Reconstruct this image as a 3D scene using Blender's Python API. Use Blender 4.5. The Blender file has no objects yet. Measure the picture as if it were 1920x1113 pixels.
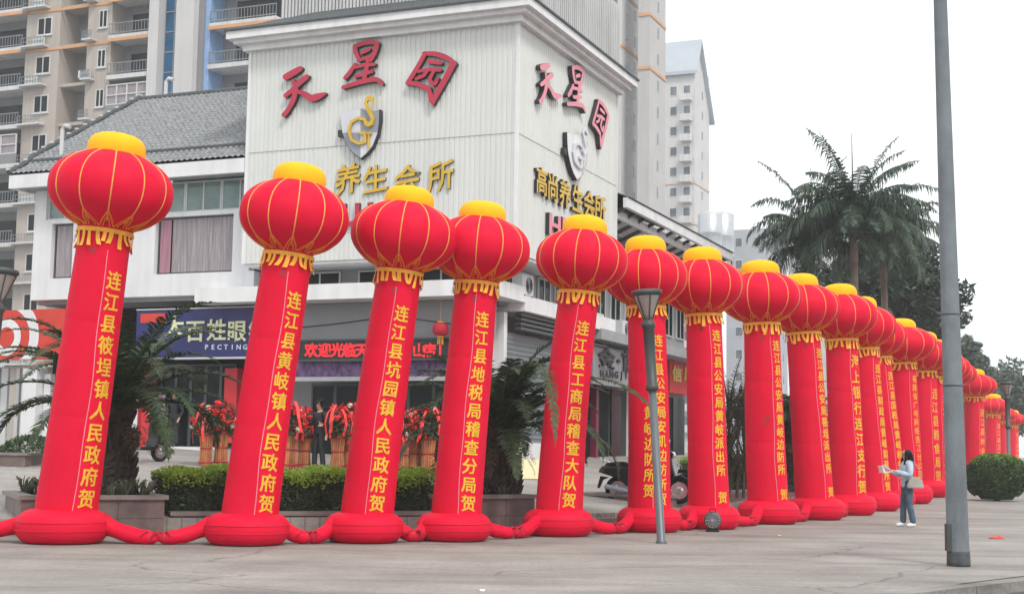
import bpy, bmesh, math, random
from mathutils import Vector, Matrix
R = random.Random(11)
PI = math.pi
sc = bpy.context.scene
col = sc.collection
V = Vector

# ---------------------------------------------------------------- camera
F = 2667.0                       # focal length in pixels of the 1920 wide picture
CX, CY = 960.0, 556.5
PITCH, ROLL = math.radians(6.04), 0.016
CAM = V((0, 0, 1.5))
fwd = V((0, math.cos(PITCH), math.sin(PITCH)))
up0 = V((0, -math.sin(PITCH), math.cos(PITCH)))
rt0 = V((1, 0, 0))
rt = rt0 * math.cos(ROLL) + up0 * math.sin(ROLL)
up = up0 * math.cos(ROLL) - rt0 * math.sin(ROLL)
cd = bpy.data.cameras.new('camera')
cam = bpy.data.objects.new('camera', cd)
col.objects.link(cam)
cd.sensor_width = 36
cd.lens = F / 1920 * 36
cd.clip_end = 3000
cam.matrix_world = Matrix(((rt.x, up.x, -fwd.x, CAM.x), (rt.y, up.y, -fwd.y, CAM.y), (rt.z, up.z, -fwd.z, CAM.z), (0, 0, 0, 1)))
sc.camera = cam

# ---------------------------------------------------------------- overcast sky, soft sun, exposure
SUN_EL, SUN_AZ = math.radians(48), math.radians(62)      # azimuth from +X towards -Y (sun to the right, a little behind the camera)
w = bpy.data.worlds.new("World")
sc.world = w
w.use_nodes = True
nt = w.node_tree
nt.nodes.clear()
sky = nt.nodes.new('ShaderNodeTexSky')
sky.sky_type = 'NISHITA'
sky.sun_disc = False
sky.sun_elevation = SUN_EL
sky.sun_rotation = math.radians(90) + SUN_AZ
sky.dust_density = 6.0
mx = nt.nodes.new('ShaderNodeMix')
mx.data_type = 'RGBA'
mx.inputs[0].default_value = 0.9                          # cloud cover over the blue
mx.inputs[7].default_value = (13.3, 13.6, 13.8, 1)
bg = nt.nodes.new('ShaderNodeBackground')
bg.inputs[1].default_value = 0.1
wo = nt.nodes.new('ShaderNodeOutputWorld')
nt.links.new(sky.outputs[0], mx.inputs[6])
nt.links.new(mx.outputs[2], bg.inputs[0])
nt.links.new(bg.outputs[0], wo.inputs[0])
sl = bpy.data.lights.new('sun', 'SUN')
sl.energy = 2.0
sl.angle = math.radians(11)
sl.color = (1.0, 0.95, 0.88)
so = bpy.data.objects.new('sun', sl)
col.objects.link(so)
sd = V((math.cos(SUN_EL) * math.cos(SUN_AZ), -math.cos(SUN_EL) * math.sin(SUN_AZ), math.sin(SUN_EL)))
so.rotation_euler = sd.to_track_quat('Z', 'Y').to_euler()
so.location = (30, -30, 60)
vs = sc.view_settings
vs.view_transform = 'Standard'
vs.look = 'None'
vs.exposure = 0.06
vs.gamma = 1.0
sc.cycles.use_denoising = True
sc.cycles.max_bounces = 8
sc.cycles.volume_bounces = 1

# ---------------------------------------------------------------- measuring helpers (real distances from sight lines)
def ray(x, y):
    return fwd * F + rt * (x - CX) - up * (y - CY)
def G(x, y, z=0.0):
    d = ray(x, y)
    return CAM + d * ((z - CAM.z) / d.z)
def P(x, y, Y):
    d = ray(x, y)
    return CAM + d * (Y / d.y)
def hit(x, y, o, n):
    d = ray(x, y)
    return CAM + d * ((o - CAM).dot(n) / d.dot(n))

# ---------------------------------------------------------------- mesh builder
class MB:
    def __init__(s):
        s.v, s.f = [], []
    def add(s, vs, fs):
        n = len(s.v)
        s.v += [V(p) for p in vs]
        s.f += [tuple(i + n for i in f) for f in fs]
    def quad(s, a, b, c, d):
        s.add([a, b, c, d], [(0, 1, 2, 3)])
    def hexa(s, p):     # p: 4 bottom (ccw), 4 top
        s.add(p, [(3, 2, 1, 0), (4, 5, 6, 7), (0, 1, 5, 4), (1, 2, 6, 5), (2, 3, 7, 6), (3, 0, 4, 7)])
    def box(s, x0, x1, y0, y1, z0, z1, fn=None):
        fn = fn or (lambda x, y, z: V((x, y, z)))
        s.hexa([fn(x0, y0, z0), fn(x1, y0, z0), fn(x1, y1, z0), fn(x0, y1, z0),
                fn(x0, y0, z1), fn(x1, y0, z1), fn(x1, y1, z1), fn(x0, y1, z1)])
    def grid(s, fn, nu, nv, cu=False, cv=False):
        n = len(s.v)
        for j in range(nv):
            for i in range(nu):
                s.v.append(V(fn(i, j)))
        for j in range(nv if cv else nv - 1):
            for i in range(nu if cu else nu - 1):
                i2, j2 = (i + 1) % nu, (j + 1) % nv
                s.f.append((n + j * nu + i, n + j * nu + i2, n + j2 * nu + i2, n + j2 * nu + i))
    def tube(s, pts, rad, n=8, cap=True, flat=1.0):
        pts = [V(p) for p in pts]
        if not hasattr(rad, '__len__'):
            rad = [rad] * len(pts)
        base = len(s.v)
        prev = None
        for i, p in enumerate(pts):
            d = (pts[min(i + 1, len(pts) - 1)] - pts[max(i - 1, 0)])
            d = d.normalized() if d.length > 1e-9 else V((0, 0, 1))
            if prev is None:
                a = d.cross(V((0, 0, 1)))
                if a.length < 0.05:
                    a = V((1, 0, 0)) - d * d.x
                a.normalize()
            else:
                a = prev - d * prev.dot(d)
                a.normalize()
            prev = a
            b = d.cross(a)
            for k in range(n):
                t = 2 * PI * k / n
                s.v.append(p + a * math.cos(t) * rad[i] + b * math.sin(t) * rad[i] * flat)
        for i in range(len(pts) - 1):
            for k in range(n):
                k2 = (k + 1) % n
                s.f.append((base + i * n + k, base + i * n + k2, base + (i + 1) * n + k2, base + (i + 1) * n + k))
        if cap:
            s.f.append(tuple(base + k for k in range(n))[::-1])
            s.f.append(tuple(base + (len(pts) - 1) * n + k for k in range(n)))
    def lathe(s, prof, n, fn=None, cap=True):      # prof: (r, z)
        fn = fn or (lambda x, y, z: V((x, y, z)))
        base = len(s.v)
        for r, z in prof:
            for k in range(n):
                t = 2 * PI * k / n
                s.v.append(fn(r * math.cos(t), r * math.sin(t), z))
        for i in range(len(prof) - 1):
            for k in range(n):
                k2 = (k + 1) % n
                s.f.append((base + i * n + k, base + i * n + k2, base + (i + 1) * n + k2, base + (i + 1) * n + k))
        if cap:
            s.f.append(tuple(base + k for k in range(n))[::-1])
            s.f.append(tuple(base + (len(prof) - 1) * n + k for k in range(n)))
    def prism(s, poly, d0, d1, fn):                # poly in (x, y), fn(x, y, depth) -> point
        n = len(poly)
        s.add([fn(x, y, d0) for x, y in poly] + [fn(x, y, d1) for x, y in poly],
              [tuple(range(n))[::-1], tuple(range(n, 2 * n))] + [(i, (i + 1) % n, n + (i + 1) % n, n + i) for i in range(n)])
    def glyph(s, ch, fn, bold=0.012, ext=0.0, cut=False):     # fn(x, y, depth) with the character centred in a unit square
        vs_, fs_ = glyph_mesh(ch, bold, ext, cut)
        s.add([fn(*p) for p in vs_], fs_)
    def leaf(s, p, size, nrm=None, rnd=R):
        a = V((rnd.uniform(-1, 1), rnd.uniform(-1, 1), rnd.uniform(-.7, .7)))
        if nrm is not None:
            a = a - nrm * a.dot(nrm) * 0.6
        if a.length < .1:
            a = V((1, 0, 0))
        a.normalize()
        b = a.cross(V((rnd.uniform(-1, 1), rnd.uniform(-1, 1), rnd.uniform(-1, 1))))
        if b.length < .05:
            b = a.orthogonal()
        b.normalize()
        a *= size * rnd.uniform(.7, 1.3)
        b *= size * rnd.uniform(.3, .55)
        s.add([p - a, p + b * .9 - a * .1, p + a, p - b * .9 - a * .1], [(0, 1, 2, 3)])

_gl = {}
def glyph_mesh(ch, bold, ext, cut=False):
    key = (ch, bold, ext, cut)
    if key not in _gl:
        c = bpy.data.curves.new('g', 'FONT')
        c.body = ch
        c.offset = bold
        c.extrude = ext
        c.resolution_u = 2
        o = bpy.data.objects.new('g', c)
        col.objects.link(o)
        dg = bpy.context.evaluated_depsgraph_get()
        m = bpy.data.meshes.new_from_object(o.evaluated_get(dg))
        if cut:                                  # cut into narrow strips so that it can follow a curved surface
            bm = bmesh.new()
            bm.from_mesh(m)
            for k in range(9):
                bmesh.ops.bisect_plane(bm, geom=bm.verts[:] + bm.edges[:] + bm.faces[:], plane_co=(.1 + .1 * k, 0, 0), plane_no=(1, 0, 0))
            bm.to_mesh(m)
            bm.free()
        vv = [tuple(x.co) for x in m.vertices]
        ff = [tuple(p.vertices) for p in m.polygons]
        if vv:
            x0, x1 = min(p[0] for p in vv), max(p[0] for p in vv)
            cx = (x0 + x1) / 2
            cy = 0.38 if ord(ch) > 255 else 0.36
            vv = [(p[0] - cx, p[1] - cy, p[2]) for p in vv]
        _gl[key] = (vv, ff)
        bpy.data.objects.remove(o)
        bpy.data.curves.remove(c)
        bpy.data.meshes.remove(m)
    return _gl[key]

WM = {}
def thing(name, label, cat, loc=(0, 0, 0), rotz=0.0, group=None):
    o = bpy.data.objects.new(name, None)
    col.objects.link(o)
    o.empty_display_size = .3
    o.location = loc
    o.rotation_euler = (0, 0, rotz)
    o['label'] = label
    o['category'] = cat
    if group:
        o['group'] = group
    WM[o.name] = Matrix.Translation(V(loc)) @ Matrix.Rotation(rotz, 4, 'Z')
    return o
def obj(name, mb, m, parent=None, smooth=False, label=None, local=False):
    me = bpy.data.meshes.new(name)
    M = WM[parent.name] if parent else Matrix.Identity(4)
    if parent is not None and not local:
        Mi = M.inverted()
        vs_ = [Mi @ p for p in mb.v]
    else:
        vs_ = mb.v
    me.from_pydata([tuple(p) for p in vs_], [], mb.f)
    me.materials.append(m)
    if smooth:
        me.polygons.foreach_set('use_smooth', [True] * len(me.polygons))
    me.update()
    o = bpy.data.objects.new(name, me)
    col.objects.link(o)
    if parent:
        o.parent = parent
    WM[o.name] = M
    if label:
        o['label'] = label
    return o
def tag(o, label, cat, group=None):
    o['label'] = label
    o['category'] = cat
    if group:
        o['group'] = group
    return o
def struct(name, mb, m, smooth=False, kind='structure'):
    o = obj(name, mb, m, None, smooth)
    o['kind'] = kind
    return o
def dup(o, parent=None):
    c = o.copy()
    col.objects.link(c)
    c.parent = parent
    for ch in list(o.children):
        dup(ch, c)
    return c
def place(o, loc, rotz=0.0, label=None, s=1.0):
    o.location = loc
    o.rotation_euler = (0, 0, rotz)
    o.scale = (s, s, s)
    if label:
        o['label'] = label
    return o

# ---------------------------------------------------------------- materials
def mat(name, c, rough=.6, var=.12, scale=2.0, bump=0.0, bscale=30.0, metal=0.0, spec=.5, c2=None, stretch=None, island=0.0, trans=0.0, emit=0.0, detail=5.0, streak=0.0):
    m = bpy.data.materials.new(name)
    m.use_nodes = True
    n = m.node_tree.nodes
    l = m.node_tree.links
    b = n['Principled BSDF']
    tc = n.new('ShaderNodeTexCoord')
    vec = tc.outputs['Object']
    if stretch:
        mp = n.new('ShaderNodeMapping')
        mp.inputs['Scale'].default_value = stretch
        l.new(vec, mp.inputs[0])
        vec = mp.outputs[0]
    nz = n.new('ShaderNodeTexNoise')
    nz.inputs['Scale'].default_value = scale
    nz.inputs['Detail'].default_value = detail
    nz.inputs['Roughness'].default_value = .6
    l.new(vec, nz.inputs['Vector'])
    mr = n.new('ShaderNodeMapRange')
    mr.inputs[1].default_value = .3
    mr.inputs[2].default_value = .7
    l.new(nz.outputs['Fac'], mr.inputs[0])
    mixn = n.new('ShaderNodeMix')
    mixn.data_type = 'RGBA'
    if c2 is None:
        mixn.inputs[6].default_value = tuple(x * (1 - var) for x in c) + (1,)
        mixn.inputs[7].default_value = tuple(min(1, x * (1 + var)) for x in c) + (1,)
    else:
        mixn.inputs[6].default_value = tuple(c) + (1,)
        mixn.inputs[7].default_value = tuple(c2) + (1,)
    l.new(mr.outputs[0], mixn.inputs[0])
    out = mixn.outputs[2]
    if streak:                              # rain streaks running down
        mp = n.new('ShaderNodeMapping')
        mp.inputs['Scale'].default_value = (2.2, 2.2, .12)
        l.new(tc.outputs['Object'], mp.inputs[0])
        n3 = n.new('ShaderNodeTexNoise')
        n3.inputs['Scale'].default_value = 1.4
        n3.inputs['Detail'].default_value = 6
        l.new(mp.outputs[0], n3.inputs['Vector'])
        m3 = n.new('ShaderNodeMapRange')
        m3.inputs[1].default_value = .45
        m3.inputs[2].default_value = .75
        m3.inputs[3].default_value = 1.0
        m3.inputs[4].default_value = 1 - streak
        l.new(n3.outputs['Fac'], m3.inputs[0])
        vm = n.new('ShaderNodeVectorMath')
        vm.operation = 'SCALE'
        l.new(out, vm.inputs[0])
        l.new(m3.outputs[0], vm.inputs['Scale'])
        out = vm.outputs[0]
    if island:
        g = n.new('ShaderNodeNewGeometry')
        m2 = n.new('ShaderNodeMapRange')
        m2.inputs[3].default_value = 1 - island
        m2.inputs[4].default_value = 1 + island
        l.new(g.outputs['Random Per Island'], m2.inputs[0])
        vm = n.new('ShaderNodeVectorMath')
        vm.operation = 'SCALE'
        l.new(out, vm.inputs[0])
        l.new(m2.outputs[0], vm.inputs['Scale'])
        out = vm.outputs[0]
    l.new(out, b.inputs['Base Color'])
    b.inputs['Roughness'].default_value = rough
    b.inputs['Metallic'].default_value = metal
    b.inputs['Specular IOR Level'].default_value = spec
    if bump:
        n2 = n.new('ShaderNodeTexNoise')
        n2.inputs['Scale'].default_value = bscale
        n2.inputs['Detail'].default_value = 4
        l.new(vec, n2.inputs['Vector'])
        bp = n.new('ShaderNodeBump')
        bp.inputs['Strength'].default_value = bump
        bp.inputs['Distance'].default_value = .02
        l.new(n2.outputs['Fac'], bp.inputs['Height'])
        l.new(bp.outputs[0], b.inputs['Normal'])
    if emit:
        b.inputs['Emission Color'].default_value = tuple(c) + (1,)
        b.inputs['Emission Strength'].default_value = emit
    if trans:
        tr = n.new('ShaderNodeBsdfTranslucent')
        l.new(out, tr.inputs[0])
        ms = n.new('ShaderNodeMixShader')
        ms.inputs[0].default_value = trans
        l.new(b.outputs[0], ms.inputs[1])
        l.new(tr.outputs[0], ms.inputs[2])
        l.new(ms.outputs[0], n['Material Output'].inputs[0])
    return m

M = {}
M['red'] = mat('red_nylon', (.68, .0055, .036), .6, .06, 1.2, .45, 5, spec=.12)
M['red_banner'] = mat('red_banner_cloth', (.73, .0065, .039), .6, .05, 2, .2, 12, spec=.12)
M['dark_red'] = mat('dark_red_cloth', (.42, .008, .03), .7, .1)
M['yellow'] = mat('yellow_nylon', (.90, .46, .010), .6, .05, 3, .2, 12, spec=.15)
M['lettering'] = mat('gold_lettering_cloth', (.78, .46, .045), .6, .08, 4, spec=.15)
M['gold'] = mat('golden_cloth', (.85, .40, .03), .6, .12, 8)
M['orange_line'] = mat('orange_trim', (.80, .22, .02), .6, .1)
M['rib'] = mat('yellow_piping', (.78, .38, .08), .6, .1, 5)
M['pale_pink'] = mat('pale_piping', (.75, .35, .42), .7, .1)
M['white_clad'] = mat('white_corrugated_metal', (.65, .672, .648), .55, .03, .6, streak=.07)
M['white'] = mat('white_plaster', (.72, .73, .75), .7, .06, .8, .1, 20, streak=.13)
M['white_trim'] = mat('white_moulding', (.74, .75, .76), .6, .06, 1.5, streak=.15)
M['grey_wall'] = mat('grey_plaster', (.30, .315, .33), .75, .1, .8, streak=.1)
M['grey_panel'] = mat('grey_aluminium_panel', (.24, .25, .265), .4, .08, 1)
M['soffit'] = mat('soffit_board', (.30, .32, .33), .7, .12, 1.5)
M['tile'] = mat('grey_roof_tile', (.13, .14, .15), .6, .3, 9, .3, 30, island=0, c2=(.34, .35, .36))
M['tile_dark'] = mat('dark_roof_tile', (.06, .07, .075), .55, .25, 6, .3, 30)
M['glass'] = mat('dark_window_glass', (.007, .011, .013), .1, .3, .7, spec=.12)
M['glass_blue'] = mat('blue_stair_glass', (.020, .13, .26), .15, .45, .4, spec=.25)
M['glass_reflect'] = mat('green_reflection_glass', (.10, .17, .17), .1, .4, 1.2, c2=(.25, .36, .33))  # green and pale reflection painted into the pane colour
M['curtain'] = mat('striped_curtain', (.30, .27, .29), .9, .35, 3, stretch=(6, 6, .3))
M['curtain_pink'] = mat('pink_curtain', (.42, .22, .28), .9, .2, 3, stretch=(6, 6, .3))
M['frame'] = mat('aluminium_frame', (.55, .57, .58), .4, .08)
M['frame_dark'] = mat('dark_frame', (.06, .065, .07), .45, .1)
M['interior'] = mat('shop_interior_shade', (.008, .011, .013), .8, .5, .8, spec=.1)  # near-black colour stands in for the shade inside the shops
M['shutter'] = mat('roller_shutter', (.15, .175, .19), .45, .1, 1.2)
M['navy'] = mat('navy_sign_face', (.012, .016, .12), .4, .12, 1.5)
M['sign_cream'] = mat('cream_letter', (.70, .72, .45), .5, .08)
M['sign_white'] = mat('pale_letter', (.60, .65, .72), .5, .05)
M['sign_red'] = mat('vermilion_sign_face', (.58, .04, .02), .5, .1)
M['crimson_letter'] = mat('crimson_letter', (.46, .022, .055), .45, .1, 2)
M['pink_letter'] = mat('faded_pink_letter', (.72, .25, .31), .5, .12, 3)
M['gold_letter'] = mat('gold_letter', (.62, .40, .03), .4, .15, 3)
M['black_side'] = mat('black_letter_return', (.022, .022, .027), .5, .1)
M['silver'] = mat('silver_panel', (.60, .61, .66), .35, .08, 2)
M['slate'] = mat('slate_panel', (.26, .285, .34), .35, .1, 2)
M['led_face'] = mat('led_panel_black', (.012, .013, .015), .35, .1)
M['led_red'] = mat('led_red', (1.0, .015, .025), .5, .0, emit=.75)
M['purple'] = mat('purple_pattern_fascia', (.025, .02, .12), .4, .3, 5, c2=(.30, .15, .36), stretch=(1.5, 1.5, 1))
M['granite'] = mat('pinkish_granite', (.085, .07, .068), .5, .3, 2.2, .1, 80, c2=(.24, .165, .15))
M['granite_cap'] = mat('granite_coping', (.22, .185, .178), .5, .15, 4, .1, 80)
M['soil'] = mat('planter_soil', (.05, .042, .032), .95, .4, 5, .6, 20)
M['steel'] = mat('galvanised_grey_paint', (.13, .15, .165), .42, .12, 1.5, metal=.3, streak=.15)
M['lamp_dark'] = mat('weathered_lamp_metal', (.065, .07, .072), .5, .2, 3, metal=.3, streak=.2)
M['lamp_glass'] = mat('smoky_lamp_diffuser', (.30, .25, .23), .4, .15, 3)
M['concrete'] = mat('concrete_pole', (.175, .20, .22), .85, .26, 2.6, .5, 40, stretch=(1, 1, .5), streak=.2)
M['black'] = mat('black_paint', (.010, .011, .013), .35, .2, spec=.3)
M['rubber'] = mat('black_rubber', (.012, .012, .012), .8, .2, spec=.15)
M['chrome'] = mat('chrome', (.6, .6, .62), .2, .1, metal=.9)
M['lens_white'] = mat('headlight_lens', (.75, .77, .78), .15, .05)
M['lens_red'] = mat('tail_light_lens', (.75, .12, .03), .2, .1)
M['leaf_palm'] = mat('palm_frond', (.030, .058, .030), .5, .3, 1.5, island=.4, trans=.12, c2=(.062, .098, .042), spec=.3)
M['leaf_royal'] = mat('royal_palm_frond', (.030, .062, .045), .5, .3, .8, island=.7, trans=.15, c2=(.05, .085, .045))
M['leaf_dry'] = mat('dry_frond', (.16, .12, .055), .8, .3, 2, island=.3)
M['leaf_tree'] = mat('tree_leaf', (.026, .05, .04), .55, .3, .35, island=.4, trans=.15, c2=(.045, .075, .045))
M['leaf_far'] = mat('haze_tinted_tree_leaf', (.085, .125, .10), .6, .3, .25, island=.35, trans=.15, c2=(.12, .165, .12))  # leaf colour lightened to paint in distance haze
M['leaf_hedge'] = mat('hedge_leaf', (.024, .048, .018), .55, .3, 2, island=.45, trans=.1, c2=(.035, .058, .018))
M['leaf_lime'] = mat('hedge_young_leaf', (.24, .37, .03), .5, .3, 3, island=.3, trans=.35, c2=(.42, .56, .07))
M['leaf_bush'] = mat('bush_leaf', (.028, .060, .018), .5, .3, 2, island=.45, trans=.1, c2=(.05, .10, .022))
M['leaf_bush_top'] = mat('bush_sunny_leaf', (.17, .27, .04), .5, .3, 3, island=.35, trans=.2)  # lighter copy of the bush leaf, painting sunlight on its top
M['grey_plant'] = mat('dusty_ground_plant', (.06, .075, .045), .8, .3, 4, island=.5, c2=(.13, .13, .085))
M['palm_bark'] = mat('date_palm_bark', (.03, .024, .02), .9, .4, 5, 1, 12, c2=(.07, .055, .045))
M['royal_trunk'] = mat('royal_palm_trunk', (.20, .15, .12), .8, .2, 3, .4, 10)
M['crownshaft'] = mat('green_crownshaft', (.05, .11, .05), .5, .2, 2)
M['bark'] = mat('tree_bark', (.06, .05, .042), .9, .3, 3, .8, 10)
M['apt'] = mat('beige_apartment_render', (.43, .385, .345), .85, .07, .25, streak=.12)
M['glass_far'] = mat('haze_tinted_window_glass', (.12, .14, .16), .3, .5, .8, spec=.3)  # pane colour lifted to carry haze over the far towers
M['apt_light'] = mat('pale_apartment_render', (.55, .545, .545), .85, .06, .25, streak=.1)
M['apt_grey_shade'] = mat('shaded_grey_apartment_render', (.235, .24, .255), .85, .07, .25, streak=.1)  # darker render puts recess and pier-side shade into the colour
M['apt_mid'] = mat('shaded_slab_render', (.46, .455, .45), .85, .06, .25, streak=.1)  # pale render darkened to paint the shade of the slab tower's front
M['pale_roof'] = mat('haze_tinted_roof', (.42, .47, .52), .7, .08, .3)  # slate paled so the roof colour carries distance haze
M['pale_band'] = mat('haze_tinted_band', (.60, .47, .40), .8, .1, .5)  # orange band colour weakened to paint in distance haze
M['apt_band'] = mat('orange_band_paint', (.60, .32, .16), .8, .1, .5)
M['slab_white'] = mat('white_slab_edge', (.58, .585, .59), .8, .08, .5, streak=.2)
M['rail_grey'] = mat('balcony_rail', (.20, .22, .24), .5, .1)
M['blue_strip'] = mat('blue_cladding', (.25, .40, .66), .5, .1)
M['bamboo'] = mat('bamboo_slat', (.42, .15, .055), .6, .25, 6, island=.35)
M['flower_red'] = mat('red_flower', (.74, .03, .035), .6, .25, 8, island=.4, trans=.15)
M['seam_red'] = mat('seam_red', (.60, .0035, .034), .7, .05)
M['ribbon'] = mat('red_ribbon', (.80, .045, .04), .45, .1, 5, island=.3)
M['flower_white'] = mat('pale_flower', (.75, .65, .55), .6, .2, 8, island=.3)
M['basket_leaf'] = mat('basket_leaf', (.02, .05, .02), .5, .3, 5, island=.4)
M['skin'] = mat('skin', (.50, .29, .20), .5, .05, 8)
M['hair'] = mat('black_hair', (.006, .005, .006), .5, .3, 20, spec=.2)
M['denim_light'] = mat('light_denim', (.42, .52, .62), .8, .12, 10, .3, 60)
M['denim'] = mat('blue_denim', (.035, .07, .115), .85, .3, 8, .3, 60, c2=(.09, .14, .19))
M['suit'] = mat('black_suit', (.012, .015, .02), .75, .2, 8)
M['paper'] = mat('white_paper', (.8, .8, .8), .7, .02)
M['bag'] = mat('canvas_bag', (.33, .32, .28), .85, .12, 10, .2, 60)
M['shoe'] = mat('white_shoe', (.68, .70, .70), .6, .08)
M['board_cream'] = mat('cream_board', (.72, .68, .42), .6, .05, 3)
M['paper_red'] = mat('red_couplet_paper', (.55, .02, .03), .6, .1)
M['poster_pink'] = mat('pink_poster', (.45, .25, .36), .6, .4, 4)
M['purple_wall'] = mat('maroon_door_panel', (.16, .012, .04), .5, .15)
M['ac'] = mat('ac_casing', (.60, .62, .63), .5, .08)
M['tank'] = mat('steel_tank', (.50, .53, .56), .35, .1, 1.5, metal=.5)
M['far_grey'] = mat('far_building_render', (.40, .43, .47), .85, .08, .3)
M['litter'] = mat('red_litter_paper', (.65, .06, .05), .7, .2)
M['cable'] = mat('black_cable', (.02, .02, .022), .6, .1)

def ground_mat(name, c, c2, joint=None, jscale=1.0, rough=.75, bump=.3, dark=0.35):
    m = mat(name, c, rough, .1, .5, c2=c2, detail=8)
    n = m.node_tree.nodes
    l = m.node_tree.links
    b = n['Principled BSDF']
    src = b.inputs['Base Color'].links[0].from_socket
    tc = n.new('ShaderNodeTexCoord')
    mp = n.new('ShaderNodeMapping')
    mp.inputs['Rotation'].default_value = (0, 0, -.38)
    mp.inputs['Scale'].default_value = (.05, .35, 1)
    l.new(tc.outputs['Object'], mp.inputs[0])
    st = n.new('ShaderNodeTexNoise')              # long worn streaks and stains
    st.inputs['Scale'].default_value = 3.0
    st.inputs['Detail'].default_value = 7
    l.new(mp.outputs[0], st.inputs['Vector'])
    mr = n.new('ShaderNodeMapRange')
    mr.inputs[1].default_value = .48
    mr.inputs[2].default_value = .74
    mr.inputs[3].default_value = 1.0
    mr.inputs[4].default_value = 1 - dark
    l.new(st.outputs['Fac'], mr.inputs[0])
    vm = n.new('ShaderNodeVectorMath')
    vm.operation = 'SCALE'
    l.new(src, vm.inputs[0])
    l.new(mr.outputs[0], vm.inputs['Scale'])
    out = vm.outputs[0]
    fine = n.new('ShaderNodeTexNoise')
    fine.inputs['Scale'].default_value = 14
    fine.inputs['Detail'].default_value = 8
    l.new(tc.outputs['Object'], fine.inputs['Vector'])
    fr = n.new('ShaderNodeMapRange')
    fr.inputs[1].default_value = .3
    fr.inputs[2].default_value = .7
    fr.inputs[3].default_value = .86
    fr.inputs[4].default_value = 1.12
    l.new(fine.outputs['Fac'], fr.inputs[0])
    vm2 = n.new('ShaderNodeVectorMath')
    vm2.operation = 'SCALE'
    l.new(out, vm2.inputs[0])
    l.new(fr.outputs[0], vm2.inputs['Scale'])
    out = vm2.outputs[0]
    h = fine.outputs['Fac']
    bl_ = n.new('ShaderNodeTexNoise')             # soft blotches of dirt
    bl_.inputs['Scale'].default_value = .55
    bl_.inputs['Detail'].default_value = 9
    bl_.inputs['Roughness'].default_value = .68
    l.new(tc.outputs['Object'], bl_.inputs['Vector'])
    b2 = n.new('ShaderNodeMapRange')
    b2.inputs[1].default_value = .42
    b2.inputs[2].default_value = .66
    b2.inputs[3].default_value = 1.06
    b2.inputs[4].default_value = .80
    l.new(bl_.outputs['Fac'], b2.inputs[0])
    vm4 = n.new('ShaderNodeVectorMath')
    vm4.operation = 'SCALE'
    l.new(out, vm4.inputs[0])
    l.new(b2.outputs[0], vm4.inputs['Scale'])
    out = vm4.outputs[0]
    cm = n.new('ShaderNodeMapping')               # hairline cracks
    cm.inputs['Rotation'].default_value = (0, 0, .3)
    cm.inputs['Scale'].default_value = (.10, .22, 1)
    l.new(tc.outputs['Object'], cm.inputs[0])
    cv = n.new('ShaderNodeTexVoronoi')
    cv.feature = 'DISTANCE_TO_EDGE'
    cv.inputs['Scale'].default_value = 1.6
    cn = n.new('ShaderNodeVectorMath')
    cn.operation = 'ADD'
    cs_ = n.new('ShaderNodeVectorMath')
    cs_.operation = 'SCALE'
    cs_.inputs['Scale'].default_value = .12
    l.new(bl_.outputs['Color'], cs_.inputs[0])
    l.new(cm.outputs[0], cn.inputs[0])
    l.new(cs_.outputs[0], cn.inputs[1])
    l.new(cn.outputs[0], cv.inputs['Vector'])
    c3 = n.new('ShaderNodeMapRange')
    c3.inputs[1].default_value = .002
    c3.inputs[2].default_value = .007
    c3.inputs[3].default_value = .62
    c3.inputs[4].default_value = 1.0
    l.new(cv.outputs['Distance'], c3.inputs[0])
    vm5 = n.new('ShaderNodeVectorMath')
    vm5.operation = 'SCALE'
    l.new(out, vm5.inputs[0])
    l.new(c3.outputs[0], vm5.inputs['Scale'])
    out = vm5.outputs[0]
    if joint:
        mp2 = n.new('ShaderNodeMapping')
        mp2.inputs['Rotation'].default_value = (0, 0, .4)
        l.new(tc.outputs['Object'], mp2.inputs[0])
        br = n.new('ShaderNodeTexBrick')
        br.inputs['Scale'].default_value = jscale
        br.inputs['Mortar Size'].default_value = .012
        br.inputs['Color1'].default_value = (1, 1, 1, 1)
        br.inputs['Color2'].default_value = (.975, .972, .97, 1)
        br.inputs['Mortar'].default_value = (joint, joint, joint, 1)
        l.new(mp2.outputs[0], br.inputs['Vector'])
        vm3 = n.new('ShaderNodeVectorMath')
        vm3.operation = 'MULTIPLY'
        l.new(out, vm3.inputs[0])
        l.new(br.outputs['Color'], vm3.inputs[1])
        out = vm3.outputs[0]
    l.new(out, b.inputs['Base Color'])
    bp = n.new('ShaderNodeBump')
    bp.inputs['Strength'].default_value = bump
    bp.inputs['Distance'].default_value = .02
    l.new(h, bp.inputs['Height'])
    l.new(bp.outputs[0], b.inputs['Normal'])
    return m
M['pave'] = ground_mat('worn_concrete_paving', (.246, .230, .210), (.33, .312, .288), .955, .42, dark=.38)
M['plaza'] = ground_mat('plaza_flagstone', (.29, .27, .25), (.38, .355, .33), .6, 1.4, dark=.2)
M['asphalt'] = ground_mat('wet_asphalt', (.05, .05, .052), (.085, .085, .085), None, rough=.5, dark=.3)
M['kerb'] = ground_mat('worn_kerb_stone', (.20, .19, .175), (.30, .285, .265), None, 1.0, dark=.5, bump=.8)

# ---------------------------------------------------------------- building frame: t to the left along the front, s back along the right side
C0 = V((P(967, 400, 38.0).x, 38.0, 0))
U = V((-.9205, .3907, 0))
W = V((.3907, .9205, 0))
def B(t, s, z):
    return V((C0.x + U.x * t + W.x * s, C0.y + U.y * t + W.y * s, z))
def FH(x, y, s):                  # sight line on the plane s = const -> (t, z)
    h = hit(x, y, C0 + W * s, W)
    return (h - C0).dot(U), h.z
def RH(x, y, t):                  # sight line on the plane t = const -> (s, z)
    h = hit(x, y, C0 + U * t, U)
    return (h - C0).dot(W), h.z

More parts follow.
